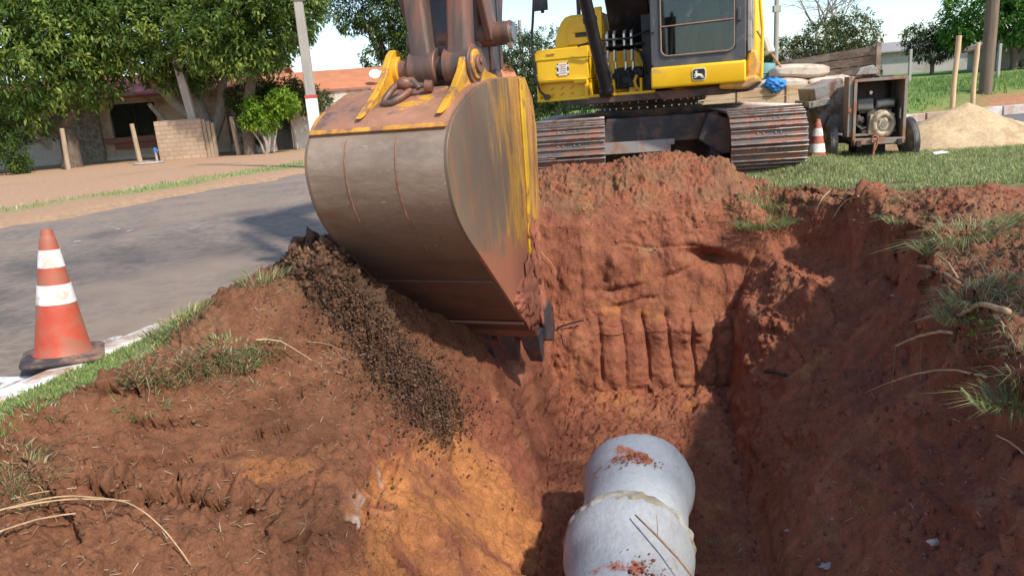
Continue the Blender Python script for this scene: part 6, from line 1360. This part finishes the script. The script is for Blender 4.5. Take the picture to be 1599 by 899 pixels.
clump(1380, 318, .10, .10, 110, 'tiny grass tuft hanging from the lawn edge', 31, GC)
clump(1592, 598, .14, .14, 240, 'grass clump with long pale roots at the right border', 32, GC)
clump(915, 325, .09, .07, 110, 'small green tuft on the left part of the end wall mound', 33, GC)
clump(962, 268, .09, .06, 110, 'small dull tuft on the mound below the excavator', 34)
clump(905, 290, .09, .05, 80, 'flat dull tuft on the mound left of the other tufts', 35)
clump(20, 750, .16, .09, 240, 'dry grass clump at the left border of the dug soil', 36)
clump(60, 640, .10, .07, 140, 'green grass tuft at the lower end of the kerb verge', 37, GC)
clump(1120, 862, .14, .06, 150, 'thin grey grass clump on the trench floor right of the pipes', 38)
clump(550, 665, .08, .05, 70, 'bit of dry grass on the smooth left bank', 39)
# dry stems and bits
hits = scatter_px([(0, 560, 620, 898, 5), (1180, 300, 1598, 898, 2.2), (830, 240, 1180, 340, 1), (380, 400, 560, 560, 1.5), (220, 540, 560, 640, 2), (1240, 270, 1599, 350, 1.4), (500, 430, 640, 600, 2.2), (600, 540, 730, 680, 1.6)], 1500, 51)
V = []; Fq = []; Cc = []; rg_ = random.Random(8)
for h, nn in hits:
    l = rg_.uniform(.012, .055); a = rg_.uniform(0, PI*2); t = Vector((math.cos(a), math.sin(a), 0)); t = (t-nn*t.dot(nn)).normalized(); s_ = nn.cross(t)*.0016; p = h+nn*.004; q = p+t*l+nn*rg_.uniform(0, .012); m_ = (p+q)/2+nn*.004
    i = len(V); V += [p-s_, p+s_, m_+s_, m_-s_, q]; Fq += [(i, i+1, i+2, i+3), (i+3, i+2, i+4)]; c = rg_.choice(((.42, .33, .20), (.34, .24, .14), (.26, .22, .11), (.50, .42, .29))); Cc += [c]*5
o = link_mesh('dry_straw', V, Fq, m_grass, smooth=False, cols=np.array(Cc)); tag(o, 'dry straw and stem bits strewn over the red soil', 'straw', kind='stuff')
# ---- soil clods
def clods(name, hits, rmin, rmax, m, label, seed, sink=.3):
    pal = np.array(m)
    rg_ = np.random.default_rng(seed); bm = bmesh.new(); bmesh.ops.create_icosphere(bm, subdivisions=1, radius=1); base = np.array([v.co[:] for v in bm.verts]); fa = np.array([[v.index for v in f.verts] for f in bm.faces]); bm.free()
    shapes = [base*(1+.9*fbm(base[:, 0]*1.6+s*5, base[:, 1]*1.6, base[:, 2]*1.6, 2, s))[:, None] for s in range(12)]
    Vs = []; Fs = []; Cs = []; n = 0
    for h, nn in hits:
        r = rmin+(rmax-rmin)*rg_.random()**4; b = shapes[rg_.integers(12)]; a = rg_.uniform(0, 2*PI); c_, s_ = math.cos(a), math.sin(a); sc = rg_.uniform(.6, 1.15, 3)*r
        P = b*sc; P = np.stack([P[:, 0]*c_-P[:, 1]*s_, P[:, 0]*s_+P[:, 1]*c_, P[:, 2]], 1)+np.array(h)+np.array(nn)*r*(.5-sink); Vs.append(P); Fs.append(fa+n); n += len(P); u_ = rg_.random(); Cs.append(np.tile((pal[0]*(1-u_)+pal[1]*u_)*rg_.uniform(.7, 1.3), (len(P), 1)))
    o = link_mesh(name, np.concatenate(Vs), np.concatenate(Fs), m_clod, sharp=None, smooth=False, cols=np.concatenate(Cs)); tag(o, label, 'soil', kind='stuff'); return o
def soilm_(name, c): return mat(name, c, rough=.97, var=.3, vscale=18, bump=.006, bscale=60, spec=.1)
m_clod = soilm_('clod_soil', 'attr'); m_cl = ((.30, .12, .075), (.22, .085, .055)); m_cb = ((.20, .11, .06), (.15, .08, .048)); m_cd = ((.070, .037, .025), (.185, .10, .056))
clods('red_clods', scatter_px([(1180, 560, 1599, 898, 3), (880, 600, 1180, 898, 1.0), (1240, 290, 1599, 560, 2), (830, 240, 1180, 400, 1.5), (1180, 330, 1300, 500, 1.0), (1380, 290, 1599, 420, 1.4), (700, 560, 880, 898, .7)], 2400, 61), .0025, .017, m_cl, 'small red clods lying on the trench slopes', 3)
clods('brown_clods', scatter_px([(0, 640, 620, 898, 3), (200, 560, 620, 700, 1.0), (380, 400, 560, 560, 1.2)], 1600, 62), .002, .013, m_cb, 'small brown clods lying on the left bank', 4)
# stream of loose dark spoil sliding off under the bucket
sl_h = []
rg_ = random.Random(77)
for _ in range(34000):
    t = rg_.random()**.85; hal_ = 2.3 if rg_.random() < .14 else 1.; cx_ = 505+195*t+rg_.gauss(0, 1)*(13+10*t)*hal_; cy_ = 435+228*t+rg_.gauss(0, 1)*(11+10*t)*hal_
    h, nn = on_ground(cx_, cy_)
    if h is not None: sl_h.append((h+Vector((0, 0, max(0, rg_.gauss(.015, .03)))), nn))
clods('falling_spoil', sl_h, .0012, .0115, m_cd, 'stream of loose dark spoil sliding down the left slope under the bucket', 5)
sl_h = []
for _ in range(1500):
    cx_ = rg_.gauss(495, 26); cy_ = rg_.gauss(412, 17); h, nn = on_ground(cx_, cy_)
    if h is not None: sl_h.append((h, nn))
clods('dark_spoil', sl_h, .006, .03, m_cd, 'dark crumbly spoil heaped beside the bucket on the left bank', 6)
# fresh crumbs right at the mound top
fs = []
rg_ = random.Random(41)
for _ in range(420):
    if rg_.random() < .55: (a, b), tt_, al, rr0 = pipes[0], rg_.gauss(.30, .045), rg_.gauss(.0, .22), .322
    else: (a, b), tt_, al, rr0 = pipes[1], rg_.gauss(.62, .09), rg_.gauss(.45, .22), .318
    A_ = Vector((*a, -1.275)); B_ = Vector((*b, -1.265)); d_ = (B_-A_).normalized(); sd_ = d_.cross(Vector((0, 0, 1))).normalized()*-1
    n_v = (sd_*math.sin(al)+Vector((0, 0, 1))*math.cos(al)); fs.append((A_+d_*tt_+n_v*(rr0+.0), n_v))
clods('fallen_soil', fs, .002, .011, m_cl, 'crumbs of red soil fallen on top of the concrete pipes', 9)
# ---- roots and twigs (one thing each)
m_root = mat('pale_root', (.50, .33, .18), rough=.85, var=.2, vscale=20); m_rootd = mat('brown_root', (.33, .19, .11), rough=.9, var=.25, vscale=20)
def root(pxs, lifts, r0, r1, label, m=m_root, forks=()):
    P = []
    for (a, b), l in zip(pxs, lifts):
        h, nn = on_ground(a, b)
        if h is None: continue
        d = (Vector((0, 0, HC))-h).normalized(); P.append(h+Vector((0, 0, 1))*l+d*l*.8)
    if len(P) < 2: return
    Q = smooth_prof3(P, 5); n = len(Q); mb = MB(); mb.tube([q+Vector((random.gauss(0, 1), random.gauss(0, 1), random.gauss(0, 1)))*r0*.18 for q in Q], [r0+(r1-r0)*i/(n-1) for i in range(n)], 7)
    tag(mb.build('root', m, sharp=None), label, 'root', 'roots and dry stems sticking out of the soil')
def smooth_prof3(P, k):
    out = []
    for i in range(len(P)-1):
        p0 = P[max(i-1, 0)]; p1 = P[i]; p2 = P[i+1]; p3 = P[min(i+2, len(P)-1)]
        for j in range(k):
            t = j/k; out.append(.5*((2*p1)+(-p0+p2)*t+(2*p0-5*p1+4*p2-p3)*t*t+(-p0+3*p1-3*p2+p3)*t**3))
    return out+[P[-1]]
root([(1575, 500), (1530, 495), (1495, 508)], [.04, .06, .05], .014, .010, 'short thick pale root at the right edge, upper of the thick pair')
root([(1488, 525), (1460, 538), (1430, 550), (1398, 562)], [.02, .07, .09, .09], .010, .008, 'thick broken pale root pointing down-left from the right edge')
root([(1496, 448), (1465, 438), (1433, 432)], [.02, .06, .07], .012, .009, 'stubby brown root sticking out under the large grass clump', m_rootd)
root([(1496, 440), (1480, 425), (1464, 414)], [.02, .05, .06], .006, .003, 'thin twig crossing the stubby brown root')
root([(1540, 598), (1480, 602), (1420, 612), (1350, 630)], [.03, .08, .09, .07], .007, .002, 'long thin pale root reaching left from the right border')
root([(1599, 642), (1560, 636), (1545, 628)], [.03, .03, .02], .004, .003, 'thin pale rootlet at the right border below the long root')
root([(1599, 715), (1575, 700), (1555, 686)], [.02, .03, .02], .005, .003, 'dry pale twig low at the right border')
root([(1397, 560), (1395, 590), (1393, 615)], [.09, .05, .02], .0025, .0015, 'thread-like rootlet hanging from the broken root', m_rootd)
root([(1437, 555), (1437, 585), (1436, 605)], [.08, .05, .03], .0025, .0015, 'thread-like rootlet hanging below the long pale root', m_rootd)
root([(1340, 312), (1318, 324), (1300, 345)], [.03, .05, .02], .007, .005, 'curved pale root looping from under the lawn edge')
root([(1296, 303), (1284, 316), (1274, 334)], [.03, .04, .02], .006, .004, 'smaller pale root left of the curved one under the lawn')
root([(300, 892), (262, 850), (215, 818), (160, 802), (90, 797), (0, 812)], [.03, .06, .08, .07, .06, .04], .0024, .0034, 'long curved straw-coloured stem at the lower left corner')
root([(205, 788), (120, 793), (60, 800), (0, 808)], [.02, .04, .04, .03], .0025, .004, 'straight pale stem over the lower left soil')
root([(120, 808), (60, 822), (0, 842)], [.02, .03, .03], .003, .004, 'short pale stem below the straight one at lower left')
root([(122, 768), (70, 778), (20, 786)], [.02, .03, .02], .002, .003, 'thin stem above the straight one at lower left')
root([(400, 538), (440, 546), (488, 570)], [.03, .05, .03], .005, .002, 'thin pale stem sticking out of the left lip')
root([(480, 538), (510, 544), (535, 552)], [.02, .03, .02], .002, .001, 'thread of straw on the left cut below the bucket')
root([(870, 515), (890, 514), (912, 512)], [.02, .06, .08], .009, .008, 'short dark pipe stub sticking out of the left part of the end wall', m_rubber)
root([(872, 516), (882, 530), (884, 545)], [.02, .03, .02], .004, .003, 'thin dark root bending down below the dark stub', m_rootd)
root([(1195, 583), (1210, 590), (1226, 597)], [.02, .05, .06], .014, .014, 'short black pipe end sticking out of the right wall', m_rubber)
root([(836, 385), (850, 405), (862, 418), (870, 430)], [.03, .04, .04, .02], .004, .002, 'pair of thin roots beside the bucket edge on the end wall')
# twig and soil lying on the nearest visible pipe
mb = MB(); mb.tube([(.55, 3.42, -.905), (.63, 3.25, -.93), (.70, 3.12, -.97), (.80, 2.98, -1.08)], [.004, .006, .006, .004], 7); mb.tube([(.63, 3.25, -.93), (.635, 3.27, -.88), (.637, 3.30, -.84)], .002, 5)
tag(mb.build('twig', m_rootd, sharp=None), 'thin brown twig lying across the second concrete pipe', 'twig')
# leafy shoot by the thick roots
h, nn = on_ground(1530, 520)
if h is not None:
    t = thing('green_shoot', 'small bright green leafy shoot below the thick roots', 'plant', h+Vector((-.03, -.05, .02)), 0)
    mb = MB(); mb.tube([(0, .03, -.02), (.0, 0, .03), (-.04, -.01, .05)], .0025, 6); mb.build('stem', m_grass if False else m_rootd, t)
    V, F, C = leaves([(-.01, 0, .04, .05, .03, .03)], 5, 3, .035, .022, ((.16, .34, .03), (.22, .45, .05), (.3, .5, .06)), 31); link_mesh('foliage', V, F, m_leaf, t, smooth=False, cols=C)
# stones and bits of rubbish on the right slope
for (px, py, r, lb) in ((1395, 462, .018, 'white pebble high on the shaded right wall'), (1462, 846, .028, 'white plastic scrap low on the right slope'), (1293, 884, .03, 'grey stone at the bottom of the right slope'), (1230, 828, .014, 'small white chip at the foot of the right slope'), (1300, 810, .01, 'tiny white chip in the lit crumbs of the right slope'), (870, 346, .02, 'pale leaf litter')):
    h, nn = on_ground(px, py)
    if h is None or lb == 'pale leaf litter': continue
    r *= .8; mb = MB(); lump(mb, (0, 0, 0), (r*1.3, r*.9, r*.55), px, 3, k=.8, fr=4); o = mb.build('stone', m_kerb2 if 'plastic' in lb else m_pole, sharp=None); o.location = h+nn*r*.3; tag(o, lb, 'stone')
hits = scatter_px([(1440, 330, 1599, 480, 2), (1480, 480, 1599, 560, 1), (1240, 285, 1440, 325, 1.2), (1150, 300, 1225, 350, .8), (190, 540, 400, 600, 1.2), (1560, 580, 1599, 640, .6), (0, 700, 70, 800, .5), (900, 255, 990, 330, .3)], 3600, 93)
P = np.array([h[:] for h, nn in hits]); o = blade_obj('matted_turf', P-np.array([0, 0, .008]), .055, .0045, ((.22, .21, .09), (.36, .31, .17), (.50, .42, .27)), 94, 2.6); tag(o, 'matted half-dry turf and roots along the torn trench edges', 'turf', kind='stuff')
hits = scatter_px([(190, 575, 290, 605, 1), (270, 560, 345, 590, 1), (335, 545, 400, 575, 1.4), (395, 530, 450, 560, .6), (500, 430, 700, 640, .7)], 1500, 97)
P = np.array([h[:] for h, nn in hits]); o = blade_obj('lip_turf', P-np.array([0, 0, .006]), .05, .005, ((.20, .21, .08), (.33, .30, .15), (.48, .40, .25)), 98, 2.8); tag(o, 'flattened half-dry turf along the lip above the left cut', 'turf', kind='stuff')
